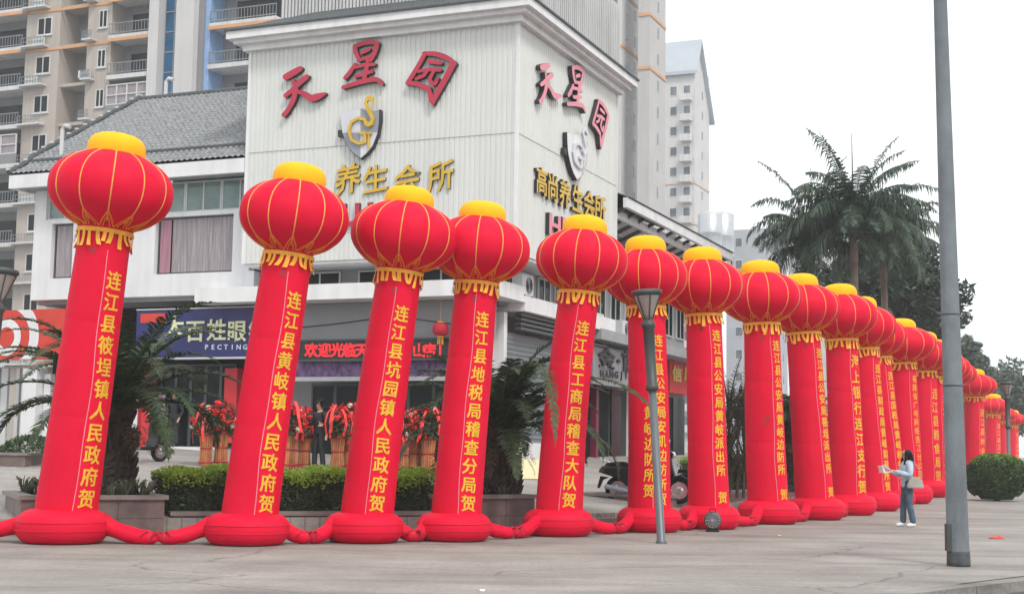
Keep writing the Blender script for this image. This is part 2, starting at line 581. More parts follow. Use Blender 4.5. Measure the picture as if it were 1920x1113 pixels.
# ---------------------------------------------------------------- ground: road below, pavement, sloping plaza
EDGE = [G(x, y) for x, y in ((-900, 1012), (-200, 1006), (315, 1000), (810, 997), (1010, 992), (1165, 985), (1405, 960), (1600, 934), (1700, 918), (1790, 903))]
EDGE = [(p.x, p.y) for p in EDGE] + [(40.0, 120.0)]
def yedge(x):
    if x <= EDGE[0][0]:
        return EDGE[0][1]
    for (x0, y0), (x1, y1) in zip(EDGE, EDGE[1:]):
        if x <= x1:
            return y0 + (y1 - y0) * (x - x0) / (x1 - x0)
    return EDGE[-1][1] + (x - EDGE[-1][0]) * 8
def gz(x, y):
    d = y - yedge(x)
    if d < 0:
        return 0.0
    return min(.26 + .052 * d, 1.35)
def on_plaza(px, Y):
    p = P(px, 800, Y)
    return V((p.x, Y, gz(p.x, Y)))

mb = MB()
mb.quad((-900, -300, -.14), (900, -300, -.14), (900, 1500, -.14), (-900, 1500, -.14))
struct('ground', mb, M['asphalt'])
KA, KB = G(1400, 1142), G(1925, 1078)                # kerb line
kd = (KB - KA).normalized()
KL, KR = KA - kd * 70, KA + kd * 160
mb = MB()
mb.quad((KL.x, KL.y, 0), (KR.x, KR.y, 0), (KR.x + 60, 420, 0), (KL.x - 120, 420, 0))
struct('pavement', mb, M['pave'])
mb = MB()
kn = V((kd.y, -kd.x, 0))
rr = random.Random(4)
L = (KR - KL).length
n = 96
for j in range(n):                                    # single worn kerb stones
    a = KL + kd * (L * j / n + .012)
    b = KL + kd * (L * (j + 1) / n - .012)
    o = kn * rr.uniform(-.04, .03)
    h = rr.uniform(-.035, .006)
    mb.hexa([p + o + V((0, 0, z)) for z in (-.16, h + .004) for p in (a + kn * .005, b + kn * .005, b + kn * .26, a + kn * .26)])
struct('kerb', mb, M['kerb'])

mb = MB()
xs = [-30 + i * .75 for i in range(94)]
ds = [0, .4, 1, 2, 4, 6, 9, 12, 16, 20, 21, 26, 40, 70]
mb.grid(lambda i, j: (xs[i], yedge(xs[i]) + ds[j], gz(xs[i], yedge(xs[i]) + ds[j] + 1e-4)), len(xs), len(ds))
n0 = len(mb.v)
mb.grid(lambda i, j: (xs[i], yedge(xs[i]) - .002, (0.0, .26)[j]), len(xs), 2)
struct('plaza', mb, M['plaza'])
mb = MB()                                             # two broad steps between the planters
for k, (x0, x1, d0, z1) in enumerate(((1085, 1300, -.62, .09), (1085, 1300, -.30, .175))):
    pts = []
    for i in range(9):
        p = P(x0 + (x1 - x0) * i / 8, 900, 27)
        x = p.x
        pts.append((x, yedge(x)))
    for (xa, ya), (xb, yb) in zip(pts, pts[1:]):
        mb.hexa([V((xa, ya + d0, .0)), V((xb, yb + d0, .0)), V((xb, yb - .01, .0)), V((xa, ya - .01, .0)),
                 V((xa, ya + d0, z1)), V((xb, yb + d0, z1)), V((xb, yb - .01, z1)), V((xa, ya - .01, z1))])
struct('steps', mb, M['granite_cap'])

# ---------------------------------------------------------------- the corner building with the white corrugated upper box
bl = B(0, 0, 0)
cb = thing('corner_building', 'grey and white corner building with a large white corrugated upper storey carrying red characters', 'building', (bl.x, bl.y, .8))
TW, SW = 8.67, 8.44
ZB, ZT = 6.72, 13.08
def corr(mb, L, z0, z1, fn, pitch=.155, dep=.020):
    n = int(L / pitch)
    us = []
    for i in range(n):
        a = L * i / n
        p = L / n
        us += [(a, 0), (a + p * .58, 0), (a + p * .66, dep), (a + p * .92, dep)]
    us.append((L, 0))
    mb.grid(lambda i, j: fn(us[i][0], us[i][1], (z0, z1)[j]), len(us), 2)
mb = MB()
corr(mb, TW - .12, ZB, ZT, lambda a, d, z: B(a + .06, d, z))
obj('front_cladding', mb, M['white_clad'], cb)
mb = MB()
corr(mb, SW - .12, ZB, ZT, lambda a, d, z: B(d, a + .06, z))
obj('side_cladding', mb, M['white_clad'], cb)
mb = MB()                                             # corner angle strips, left and rear cheeks, underside
mb.box(-.03, .06, -.03, .06, ZB, ZT, B)
mb.box(TW - .06, TW + .03, -.02, SW, ZB, ZT, B)
mb.box(.06, TW - .06, SW - .06, SW, ZB, ZT, B)
mb.box(-.02, .06, SW - .06, SW + .02, ZB, ZT, B)
mb.box(.05, TW - .06, .05, SW - .06, ZB - .08, ZB + .02, B)
obj('corner_trim', mb, M['white_trim'], cb)
mb = MB()                                             # lapped horizontal joint of the cladding sheets
zj = FH(800, 262, 0)[1]
mb.box(.06, TW - .08, -.008, -.001, zj, zj + .016, B)
mb.box(-.008, -.001, .06, SW - .08, zj, zj + .016, B)
obj('lap_joint', mb, M['grey_wall'], cb)
def ring_band(mb, o, z0, z1, o_in=None, t1=TW, s1=SW):
    i_ = .4 if o_in is None else o_in
    mb.box(-o, t1 + o, -o, i_, z0, z1, B)
    mb.box(-o, i_, i_, s1 + o, z0, z1, B)
    mb.box(t1 - i_, t1 + o, i_, s1 + o, z0, z1, B)
    mb.box(i_, t1 - i_, s1 - i_, s1 + o, z0, z1, B)
mb = MB()
ring_band(mb, .16, 13.08, 13.26)
ring_band(mb, .36, 13.26, 13.38)
ring_band(mb, .52, 13.38, 13.62)
obj('cornice', mb, M['white_trim'], cb)
mb = MB()                                             # tiled skirt above the cornice
oz, iz = .58, -1.5
def skirt(k):
    f = k
    o = oz + (iz - oz) * f
    return o, 13.62 + .95 * f
for side in range(4):
    nt_ = 60
    def pt(i, j, side=side):
        o, z = skirt(j / 6)
        a = i / (nt_ * 4)
        zz = z + .035 * abs(math.sin(PI * i / 4)) + (.02 if j % 2 else 0)
        if side == 0:
            return B(-o + (TW + 2 * o) * a, -o, zz)
        if side == 1:
            return B(-o, -o + (SW + 2 * o) * a, zz)
        if side == 2:
            return B(TW + o, -o + (SW + 2 * o) * a, zz)
        return B(-o + (TW + 2 * o) * a, SW + o, zz)
    mb.grid(pt, nt_ * 4 + 1, 7)
ring_band(mb, .58, 13.61, 13.66)
obj('tiled_skirt', mb, M['tile_dark'], cb, smooth=False)
mb = MB()                                             # louvred penthouse screen
x0, x1, y0, y1 = 1.5, TW - .1, 1.6, 13.0
for k in range(60):
    a = x0 + (x1 - x0) * k / 59
    mb.box(a, a + .07, y0, y0 + .09, 14.2, 17.6, B)
for k in range(60):
    a = y0 + .1 + (y1 - y0 - .1) * k / 59
    mb.box(x0, x0 + .09, a, a + .07, 14.2, 17.6, B)
for z in (14.5, 15.6, 16.7):
    mb.box(x0 + .1, x1, y0 + .1, y0 + .15, z, z + .07, B)
    mb.box(x0 + .1, x0 + .15, y0 + .16, y1, z, z + .07, B)
obj('louvre_screen', mb, M['slab_white'], cb)
mb = MB()
mb.box(x0 + .35, x1, y0 + .35, y1, 13.9, 17.6, B)
mb.box(x0 + .36, x1 - .02, SW + .6, y1 - .02, 8.0, 13.899, B)
obj('penthouse_wall', mb, M['grey_wall'], cb)
mb = MB()                                             # lower floors
LI, RI = 1.5, 1.1
mb.box(RI, TW, LI, SW - .05, 5.5, ZB - .085, B)
mb.box(RI + .6, TW, LI + 1.2, SW - .05, .6, 5.49, B)
obj('lower_wall', mb, M['grey_wall'], cb)
mb = MB()
tC, zC = FH(365, 548, -.1)
mb.box(.55, tC, -.1, LI + .6, 5.60, 6.04, B)
mb.box(.55, LI + .4, LI + .61, SW + 1.6, 5.36, 5.80, B)
obj('canopy', mb, M['white_trim'], cb)
mb = MB()                                             # frieze hanging below the canopy
mb.box(1.0, tC - .3, .9, 1.1, 4.50, 5.59, B)
obj('frieze_panel', mb, M['grey_panel'], cb)
mb = MB()
for k in range(4):
    mb.box(.75, .95, LI + .8 + k * .001, SW + 1.4, 4.85 + k * .13, 4.93 + k * .13, B)
obj('louvre_band', mb, M['frame_dark'], cb)
# purple patterned fascia and entrance under the LED board
t0, z0 = FH(836, 705, 1.0)
t1, z1 = FH(556, 672, 1.0)
mb = MB()
mb.box(t0, t1, 1.0, 1.12, z0, z1, B)
obj('fascia', mb, M['purple'], cb)
mb = MB()
mb.box(t0, t1, .96, 1.14, z0 - .12, z0, B)
obj('lintel', mb, M['frame'], cb)
mb = MB()
mb.box(1.0, t1 + .2, 2.55, 2.6, .7, z0 - .12, B)
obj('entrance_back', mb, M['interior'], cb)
for k in range(6):
    a = t0 + (t1 - t0) * k / 6
    e = t0 + (t1 - t0) * (k + 1) / 6
    mb = MB()
    for (p, q, zz0, zz1) in ((a, a + .05, .8, z0 - .13), (e - .05, e, .8, z0 - .13), (a + .05, e - .05, .8, .95), (a + .05, e - .05, z0 - .22, z0 - .13), (a + .05, e - .05, 2.0, 2.06)):
        mb.box(p, q, 1.9, 1.96, zz0, zz1, B)
    d = obj('entrance_door', mb, M['frame_dark'], cb)
    mb = MB()
    mb.box(a + .05, e - .05, 1.92, 1.935, .95, z0 - .22, B)
    obj('pane', mb, M['glass'], d)
# windows between canopy and upper box on the right side (photo: dark panes, pale frames)
def window(parent, box, m_frame, m_pane, nv=2, nh=1, w=.05, axis='s', name='window'):
    """box = (a0, a1, plane, z0, z1); axis 's': in a front plane, axis 't': in a side plane"""
    a0, a1, pl, z0, z1 = box
    fn = (lambda a, d, z: B(a, pl + d, z)) if axis == 's' else (lambda a, d, z: B(pl + d, a, z))
    mb = MB()
    mb.box(a0, a1, 0, .06, z0, z0 + w, fn)
    mb.box(a0, a1, 0, .06, z1 - w, z1, fn)
    for i in range(nv + 1):
        a = a0 + (a1 - a0 - w) * i / nv
        mb.box(a, a + w, 0.002, .058, z0 + w, z1 - w, fn)
    for i in range(1, nh):
        z = z0 + (z1 - z0) * i / nh
        mb.box(a0 + w, a1 - w, .006, .05, z - w / 2, z + w / 2, fn)
    f = obj(name, mb, m_frame, parent)
    mb = MB()
    mb.box(a0 + w * .5, a1 - w * .5, .022, .034, z0 + w * .5, z1 - w * .5, fn)
    obj('pane', mb, m_pane, f)
    return f
for (a0, a1) in ((1.7, 2.5), (2.9, 3.9), (4.3, 5.3), (5.7, 6.6), (7.0, 7.9)):
    window(cb, (a0, a1, RI - .07, 5.85, 6.6), M['frame'], M['glass'], 2, axis='t')
for (a0, a1) in ((2.2, 3.6), (4.2, 5.6), (6.2, 7.6)):
    window(cb, (a0, a1, LI - .07, 6.1, 6.6), M['frame'], M['glass'], 2)
# right ground floor: roller shutters
mb = MB()
sa, sb = 1.9, 6.1
zb = gz(B(RI, 3, 0).x, B(RI, 3, 0).y)
n = 44
mb.grid(lambda i, j: B(RI - .05 + (.02 if j % 2 else 0), (sa, sb)[i], zb + .62 + (4.75 - zb - .62) * j / n), 2, n + 1)
obj('roller_shutter', mb, M['shutter'], cb)
mb = MB()
mb.box(RI - .1, RI + .55, sa - .25, sa - .02, .5, 5.3, B)
mb.box(RI - .1, RI + .55, sb + .02, sb + .35, .5, 5.3, B)
mb.box(RI - .07, RI + .55, sa - .02, sb + .02, .5, zb + .62, B)
obj('shutter_jamb', mb, M['white_trim'], cb)
mb = MB()
mb.box(RI - .02, RI + .06, sb + .4, SW - .1, .5, 3.55, B)
obj('door_wall', mb, M['purple_wall'], cb)
for a in (sb + .75, sb + 1.45):
    mb = MB()
    mb.box(RI - .05, RI - .022, a, a + .55, zb + .05, 3.2, B)
    obj('shop_door', mb, M['glass'], cb)

# ---------------------------------------------------------------- left wing with the grey tiled hip roof
t_l = FH(60, 500, .7)[0]
ww = thing('tiled_roof_shop_building', 'low white shop building under a grey tiled hip roof', 'building', tuple(B(12, .7, 1.2)))
T0, T1 = TW + .05, t_l
zs = {}
for k, (x, y) in dict(eave_b=(300, 342), eave_t=(300, 318), up_b=(300, 400), win_t=(300, 408), win_b=(300, 514), band_b=(300, 555)).items():
    zs[k] = FH(x, y, .7)[1]
mb = MB()                                              # wall with openings left free
wA = (FH(436, 460, .7)[0], FH(290, 460, .7)[0])        # large window
wB = (FH(136, 460, .7)[0], FH(96, 460, .7)[0])         # left window
mb.box(T0, T1, .7, 1.0, zs['band_b'], zs['win_b'], B)                 # white band below the windows
mb.box(T0, T1, .7, 1.0, zs['win_t'], zs['up_b'], B)                   # sill strip
mb.box(wA[0] - .6, wA[0], .7, 1.0, zs['win_b'], zs['win_t'], B)
mb.box(wA[1], wB[0], .7, 1.0, zs['win_b'], zs['win_t'], B)
mb.box(wB[1], T1, .7, 1.0, zs['win_b'], zs['win_t'], B)
tU = FH(88, 370, .7)[0]
mb.box(tU, T1, .7, 1.0, zs['up_b'], zs['eave_b'], B)
mb.box(T1 - .3, T1, 1.0, 9, zs['band_b'], zs['eave_b'], B)            # end wall
mb.box(T0, T1 - .3, 8.7, 9, 1, zs['eave_b'], B)
mb.box(T0, T1, 1.0, 1.3, .8, zs['band_b'], B) if False else None
obj('wall', mb, M['white'], ww)
mb = MB()
mb.box(T0, T1 - .3, 1.9, 2.0, zs['band_b'], zs['eave_b'], B)
obj('room_back', mb, M['interior'], ww)
for (a0, a1), nv in ((wA, 3), (wB, 2)):
    window(ww, (a0 + .01, a1 - .01, .86, zs['win_b'] + .01, zs['win_t'] - .01), M['frame_dark'], M['glass'], nv)
for a0, a1, mm in ((wA[0] + .1, wA[1] - .55, 'curtain'), (wA[1] - .5, wA[1] - .1, 'curtain_pink'), (wB[0] + .05, wB[1] - .1, 'curtain')):
    mb = MB()
    n = 40
    mb.grid(lambda i, j: B(a0 + (a1 - a0) * i / n, .845 + .012 * math.sin(i * 1.9), (zs['win_b'] + .06, zs['win_t'] - .06)[j]), n + 1, 2)
    obj('curtain', mb, M[mm], ww, smooth=True)
nW = 6
for k in range(nW):
    a0 = T0 + (tU - T0) * k / nW
    a1 = T0 + (tU - T0) * (k + 1) / nW
    window(ww, (a0 + .005, a1 - .005, .8, zs['up_b'] + .005, zs['eave_b'] - .01), M['frame'], M['glass_reflect'], 2)
# roof: eave, low step, ridge
E_t, E_b = zs['eave_t'], zs['eave_b']
tE = FH(18, 330, .0)[0]
mb = MB()
mb.box(T0, tE, -.02, .12, E_b - .02, E_t, B)
mb.box(tE - .14, tE, .12, 9.6, E_b - .02, E_t, B)
obj('fascia_board', mb, M['white_trim'], ww)
mb = MB()
mb.box(T0, tE - .15, .13, .69, E_b + .02, E_b + .08, B)
obj('eave_soffit', mb, M['soffit'], ww)
RD = 5.0                                               # plan depth eave to ridge
zr = FH(300, 190, RD)[1]
tR = FH(262, 190, RD)[0]
def roof_pt(f):                                        # f 0 eave .. 1 ridge -> s, z, t of the hip
    s = -.05 + (RD + .05) * f
    z = E_t + (zr - E_t) * f + (.10 if f > .13 else 0)
    return s, z, tE + (tR - tE) * f
mb = MB()
nr, per = 44, 4
rows = 26
def rp(i, j):
    f = (j // 2 + (j % 2) * .98) / rows
    s, z, th = roof_pt(min(f, 1))
    t = T0 + (tE - T0) * i / (nr * per)
    tt = min(t, th)
    return B(tt, s, z + .05 * abs(math.sin(PI * i / per)) + (-.0 if j % 2 else .045))
mb.grid(rp, nr * per + 1, rows * 2)
mb.grid(lambda i, j: B(tE + (tR - tE) * (j / 20), -.05 + (RD + .05) * (j / 20) + (9.6 - 2 * (RD + .05) * (j / 20)) * max(0, 1) * i / 40 if True else 0,
                       E_t + (zr - E_t) * (j / 20) + .05 * abs(math.sin(PI * i / 2))), 41, 21)
mb.grid(lambda i, j: B((T0, tE + (tR - tE) * j)[i], 9.65 - (9.65 - RD) * j, E_t + (zr - E_t) * j), 2, 2)
obj('roof', mb, M['tile'], ww)
mb = MB()
mb.quad(B(T0, .13, E_t - .03), B(tE - .2, .13, E_t - .03), B(tR, RD, zr - .06), B(T0, RD, zr - .06))
obj('roof_deck', mb, M['tile_dark'], ww)
mb = MB()
mb.box(T0, roof_pt(.13)[2] - .1, roof_pt(.13)[0] - .03, roof_pt(.13)[0] + .02, roof_pt(.125)[1] + .0, roof_pt(.135)[1] + .05, B)
obj('roof_step', mb, M['tile_dark'], ww)
mb = MB()
mb.tube([B(T0, RD, zr + .12), B(tR, RD, zr + .12)], .12, 8)
pts = [roof_pt(k / 24) for k in range(25)]
mb.tube([B(p[2], p[0], p[1] + .1) for p in pts], .10, 8)
obj('ridge_tile', mb, M['tile_dark'], ww)
mb = MB()
for f in [k / 16 for k in range(17)]:                  # pale mortar caps on the hip
    s, z, th = roof_pt(f)
    mb.box(th - .06, th + .06, s - .07, s + .07, z + .16, z + .22, B)
obj('hip_cap', mb, M['slab_white'], ww)
for (px, py, hh) in ((115, 285, .75), (310, 190, .7)):       # two white vent pipes on the roof
    t_, z_ = FH(px, py, RD if py < 200 else .9)
    s_ = RD if py < 200 else .9
    mb = MB()
    mb.tube([B(t_, s_, z_ - .2), B(t_, s_, z_ + hh), B(t_ - .1, s_, z_ + hh + .1), B(t_ - .3, s_, z_ + hh + .05)], .07, 8)
    obj('vent_pipe', mb, M['slab_white'], ww)
# ground floor: shadowed soffit, back wall, columns, shop glazing
mb = MB()
mb.box(T0, T1, 1.01, 2.6, zs['band_b'] - .12, zs['band_b'] + .02, B)
obj('arcade_soffit', mb, M['soffit'], ww)
mb = MB()
mb.box(tC - .3, T1 + .6, 2.6, 2.7, .9, zs['band_b'] - .12, B)
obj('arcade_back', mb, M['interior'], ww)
for px0, px1 in ((40, 66), (68, 80)):
    ta, tb = FH(px1, 760, .8)[0], FH(px0, 760, .8)[0]
    mb = MB()
    mb.box(ta, tb, .8 if px0 == 40 else 1.1, 1.3, .9, FH(50, 700, .8)[1] if px0 != 40 else FH(50, 690, .8)[1], B)
    obj('pillar', mb, M['white'], ww)
ta, tb = FH(82, 830, .8)[0], FH(55, 830, .8)[0]
mb = MB()
mb.box(ta - .05, tb, .72, .78, .9, FH(60, 832, .8)[1], B)
obj('pillar_base', mb, M['black'], ww)
for px0, px1, y0, y1, mm in ((250, 262, 680, 835, 'white'), (262, 276, 680, 860, 'paper_red'), (422, 440, 690, 830, 'paper_red')):
    ta, za = FH(px1, y1, 1.2)
    tb, zb_ = FH(px0, y0, 1.2)
    mb = MB()
    mb.box(ta, tb, 1.2, 1.5, max(za, 1.0), zb_, B)
    obj('door_jamb', mb, M[mm], ww)
for k in range(5):
    ta = FH(300 + 28 * (k + 1), 760, 1.6)[0]
    tb = FH(300 + 28 * k, 760, 1.6)[0]
    window(ww, (ta, tb, 1.6, 1.35, 3.9), M['frame_dark'], M['glass'], 1, 2, name='shop_door')
ta, za = FH(308, 780, 1.3)
tb, zb_ = FH(282, 735, 1.3)
mb = MB()
mb.box(ta, tb, 1.3, 1.33, za, zb_, B)
obj('poster', mb, M['poster_pink'], ww)
ta, za = FH(392, 850, .3)
tb, zb_ = FH(284, 836, .3)
mb = MB()
mb.box(ta, tb, -.1, 1.2, 1.0, zb_, B)
obj('door_step', mb, M['white_trim'], ww)
# left shop behind the palms
mb = MB()
for px0, px1 in ((0, 12), (28, 34)):
    ta, tb = FH(px1, 760, 1.5)[0], FH(px0, 760, 1.5)[0]
    mb.box(ta, tb, 1.5, 1.6, 1.0, FH(5, 690, 1.5)[1], B)
obj('shop_mullion', mb, M['frame'], ww)

# ---------------------------------------------------------------- row of shops running back on the right
S0, S1 = SW + .06, RH(1368, 465, -.2)[0]
rw = thing('shop_row_building', 'grey shop row with overhanging white roof edge running back beyond the corner building', 'building', tuple(B(1.2, 15, 1.0)))
zE = RH(1165, 372, -.2)[1]
mb = MB()
mb.box(1.6, 8, S0, S1 - .5, .8, zE - .4, B)
obj('wall', mb, M['grey_wall'], rw)
mb = MB()
mb.box(-.35, -.2, S0 - 1.5 + 1.5, S1, zE - .26, zE + .06, B)
mb.box(-.2, 8, S1 - .14, S1, zE - .26, zE + .06, B)
obj('fascia_board', mb, M['white_trim'], rw)
mb = MB()
nn = 60
mb.grid(lambda i, j: B(-.4 + 4.4 * j / 8, S0 + (S1 - S0) * i / (nn * 3), zE + .06 + 1.7 * j / 8 + .04 * abs(math.sin(PI * i / 3))), nn * 3 + 1, 9)
mb.quad(B(4, S0, zE + 1.76), B(4, S1, zE + 1.76), B(8.4, S1, zE), B(8.4, S0, zE))
obj('roof', mb, M['tile_dark'], rw)
zE2 = RH(1165, 403, .1)[1]
S2 = RH(1340, 470, .1)[0]
mb = MB()
mb.box(.1, .22, S0, S2, zE2 - .16, zE2 + .12, B)
mb.box(.22, 1.6, S0, S2, zE2 + .0, zE2 + .06, B)
obj('lower_eave', mb, M['white_trim'], rw)
mb = MB()
k = 0
a = S0 + .3
while a < S1 - .3:
    mb.hexa([B(1.6, a, zE - 1.1), B(1.6, a + .12, zE - 1.1), B(-.15, a + .12, zE - .28), B(-.15, a, zE - .28),
             B(1.6, a, zE - .95), B(1.6, a + .12, zE - .95), B(-.15, a + .12, zE - .16), B(-.15, a, zE - .16)])
    a += 1.1
obj('eave_bracket', mb, M['frame_dark'], rw)
for k in range(8):
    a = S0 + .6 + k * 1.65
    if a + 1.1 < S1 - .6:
        window(rw, (a, a + 1.1, 1.53, 6.0, 7.5), M['frame'], M['glass'], 2, axis='t')
mb = MB()
mb.box(.5, 1.6, S0, S1 - .5, 5.05, 5.4, B)
obj('canopy', mb, M['soffit'], rw)
for k in range(7):
    a = S0 + .2 + k * 1.9
    if a + 1.7 < S1 - .5:
        mb = MB()
        mb.box(1.5, 1.56, a, a + 1.6, 1.0, 3.6, B)
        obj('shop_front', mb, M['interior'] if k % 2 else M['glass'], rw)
for k in range(3):
    a = S0 + 1.82 + k * 3.8
    mb = MB()
    mb.box(1.3, 1.5, a, a + .25, .9, 5.0, B)
    obj('pilaster', mb, M['purple_wall'] if k == 0 else M['white'], rw)

def ac_unit(t, s, z, label):
    p = B(t, s, z)
    r = thing('air_conditioner', label, 'air conditioner', tuple(p), math.atan2(U.y, U.x) + PI / 2, 'air conditioners on the right side wall')
    mb = MB()
    mb.box(-.42, .42, -.16, .16, 0, .58)
    obj('casing', mb, M['ac'], r, local=True)
    mb = MB()
    for k in range(9):
        rr_ = .04 + k * .025
        mb.tube([V((-.1 + rr_ * math.cos(a), -.165 if False else .165, .29 + rr_ * math.sin(a))) for a in [2 * PI * q / 16 for q in range(17)]], .005, 4)
    obj('fan_grille', mb, M['frame_dark'], r, local=True)
    mb = MB()
    for x in (-.3, .27):
        mb.box(x, x + .03, -.55, .2, -.035, -.003)
    obj('bracket', mb, M['frame_dark'], r, local=True)
ac_unit(.72, 2.3, 5.82, 'pale air conditioner outdoor unit on the side canopy nearest the building corner')
ac_unit(1.15, S0 + 1.2, 5.42, 'pale air conditioner outdoor unit on the shop row canopy just past the corner building')
ac_unit(1.15, S0 + 4.0, 5.42, 'pale air conditioner outdoor unit on the shop row canopy behind the seventh lantern column')
ac_unit(1.15, S0 + 8.0, 5.42, 'pale air conditioner outdoor unit at the far part of the shop row canopy')
for k, (px, py, lb) in enumerate(((1331, 440, 'cylindrical steel water tank, the left one on the shop row roof'), (1354, 442, 'cylindrical steel water tank, the right one on the shop row roof'))):
    s_, z_ = RH(px, py, 4.0)
    p = B(4.0, s_, zE + 1.7)
    r = thing('water_tank', lb, 'water tank', tuple(p), 0, 'water tanks on the roof')
    rad, hh = .62, max(1.2, RH(px, 398, 4.0)[1] - p.z)
    mb = MB()
    mb.lathe([(rad, .25), (rad * 1.02, .3), (rad, .35), (rad, hh * .5), (rad * 1.02, hh * .52), (rad, hh * .54), (rad, hh - .15), (rad * .6, hh - .02), (.12, hh)], 24)
    obj('tank_body', mb, M['tank'], r, True, local=True)
    mb = MB()
    for a in range(4):
        x, y = rad * .8 * math.cos(a * PI / 2), rad * .8 * math.sin(a * PI / 2)
        mb.box(x - .04, x + .04, y - .04, y + .04, -.3, .26)
    obj('stand', mb, M['frame_dark'], r, local=True)

# ---------------------------------------------------------------- signs on the corner building
def ribbon(pts):
    """brush stroke: [(x, y, half width)...] -> outline polygon"""
    pp = []
    for (x0, y0, w0), (x1, y1, w1) in zip(pts, pts[1:]):
        for k in range(4):
            f = k / 4
            pp.append((x0 + (x1 - x0) * f, y0 + (y1 - y0) * f, w0 + (w1 - w0) * f))
    pp.append(pts[-1])
    q = pp[:]
    for _ in range(2):
        q = [q[0]] + [tuple((a + 2 * b + c) / 4 for a, b, c in zip(q[i - 1], q[i], q[i + 1])) for i in range(1, len(q) - 1)] + [q[-1]]
    lft, rgt = [], []
    for i, (x, y, w_) in enumerate(q):
        a, b = q[max(i - 1, 0)], q[min(i + 1, len(q) - 1)]
        dx, dy = b[0] - a[0], b[1] - a[1]
        d = math.hypot(dx, dy) or 1
        dx, dy = dx / d, dy / d
        lft.append((x - dy * w_, y + dx * w_))
        rgt.append((x + dy * w_, y - dx * w_))
    x, y, w_ = q[-1]
    a = q[-2]
    an = math.atan2(y - a[1], x - a[0])
    end = [(x + w_ * math.cos(an + k), y + w_ * math.sin(an + k)) for k in (.8, 0, -.8)]
    x, y, w_ = q[0]
    b = q[1]
    an = math.atan2(y - b[1], x - b[0])
    beg = [(x + w_ * math.cos(an + k), y + w_ * math.sin(an + k)) for k in (.8, 0, -.8)]
    return lft + end + rgt[::-1] + beg
STROKES = {
 '天': [[(88, 372, 24), (140, 345, 27), (205, 305, 20)], [(85, 522, 16), (150, 470, 19), (205, 412, 22), (258, 370, 20)],
        [(150, 400, 12), (172, 470, 22), (150, 560, 19), (105, 640, 17), (75, 675, 19)], [(175, 490, 14), (235, 500, 20), (290, 548, 27), (350, 528, 27), (405, 505, 10)]],
 '星': [[(642, 128, 16), (648, 180, 18), (680, 238, 14)], [(640, 128, 16), (715, 98, 18), (790, 92, 19), (826, 108, 16)], [(822, 104, 19), (805, 170, 18), (768, 240, 16)],
        [(695, 182, 13), (755, 152, 15)], [(672, 238, 13), (765, 215, 14)], [(645, 272, 12), (605, 335, 17), (565, 382, 15)], [(625, 300, 13), (710, 280, 14), (798, 272, 14)],
        [(745, 235, 12), (738, 310, 17), (715, 400, 15)], [(650, 368, 14), (715, 350, 16), (778, 330, 14)], [(552, 456, 15), (680, 415, 18), (820, 385, 20), (862, 428, 12)]],
 '园': [[(1205, 182, 16), (1150, 285, 17), (1064, 422, 17)], [(1195, 184, 15), (1290, 186, 20), (1380, 218, 22), (1448, 268, 12)], [(1432, 262, 24), (1365, 395, 22), (1300, 500, 24), (1266, 590, 10)],
        [(1064, 418, 16), (1150, 430, 20), (1235, 468, 20)], [(1232, 462, 14), (1262, 560, 26)], [(1235, 250, 15), (1330, 262, 15)], [(1150, 330, 12), (1235, 312, 15), (1325, 318, 14)],
        [(1228, 318, 12), (1195, 365, 14), (1135, 388, 12)], [(1278, 325, 12), (1235, 398, 15), (1285, 440, 15), (1308, 385, 10)]],
}
def brush_sign(ch, tr, fn, parent, mface, label=None):
    side, face = MB(), MB()
    for k, st in enumerate(STROKES[ch]):
        poly = [tr(x, y) for x, y in ribbon(st)]
        e = .002 * k
        side.prism(poly, .02, .15 + e, fn)
        face.prism(poly, .1502 + e, .157 + e, fn)
    c = obj('character', side, M['black_side'], parent)
    obj('face', face, M[mface], c)
front = lambda t, z, d: B(t, -d, z)
rside = lambda s, z, d: B(-d, s, z)
zc = lambda x, y: (520 + x / 4.28, 60 + y / 4.28)
sg = thing('building_sign', 'three large crimson brush characters on the front of the white upper box', 'sign', tuple(B(4.5, -.1, 11)))
for ch in '天星园':
    brush_sign(ch, lambda x, y: FH(*zc(x, y), 0), front, sg, 'crimson_letter')
sg = thing('building_sign', 'three faded pink brush characters on the right face of the white upper box', 'sign', tuple(B(-.1, 4, 11)))
for ch, (bx0, bx1, by0, by1), (qx0, qx1, qy0, qy1) in (('天', (60, 415, 285, 690), (1000, 1043, 120, 206)), ('星', (540, 870, 78, 470), (1052, 1088, 120, 209)), ('园', (1048, 1458, 165, 600), (1101, 1133, 188, 280))):
    s0, s1 = RH(qx0, 300, 0)[0], RH(qx1, 300, 0)[0]
    mxp = (qx0 + qx1) / 2
    zt, zb = RH(mxp, qy0, 0)[1], RH(mxp, qy1, 0)[1]
    brush_sign(ch, lambda x, y: (s0 + (s1 - s0) * (x - bx0) / (bx1 - bx0), zt + (zb - zt) * (y - by0) / (by1 - by0)), rside, sg, 'pink_letter')
def glyph_char(ch, cx, cz, w_, h, fn, parent, mface, mside=None, dep=.1, bold=.02, shear=0.0, rot=0.0, flip=-1, name='character'):
    """flip -1: in the front plane t grows to the left"""
    def f(x, y, d):
        x, y = x + shear * y, y
        x, y = x * math.cos(rot) - y * math.sin(rot), x * math.sin(rot) + y * math.cos(rot)
        return fn(cx + flip * x * w_, cz + y * h, d)
    ext = dep / 2
    sd_ = MB()
    sd_.glyph(ch, lambda x, y, d: f(x, y, .01 + ext + d), bold, ext)
    c = obj(name, sd_, mside or mface, parent)
    if mside:
        fc = MB()
        fc.glyph(ch, lambda x, y, d: f(x, y, .012 + dep + d), bold, 0.0)
        obj('face', fc, mface, c)
    return c
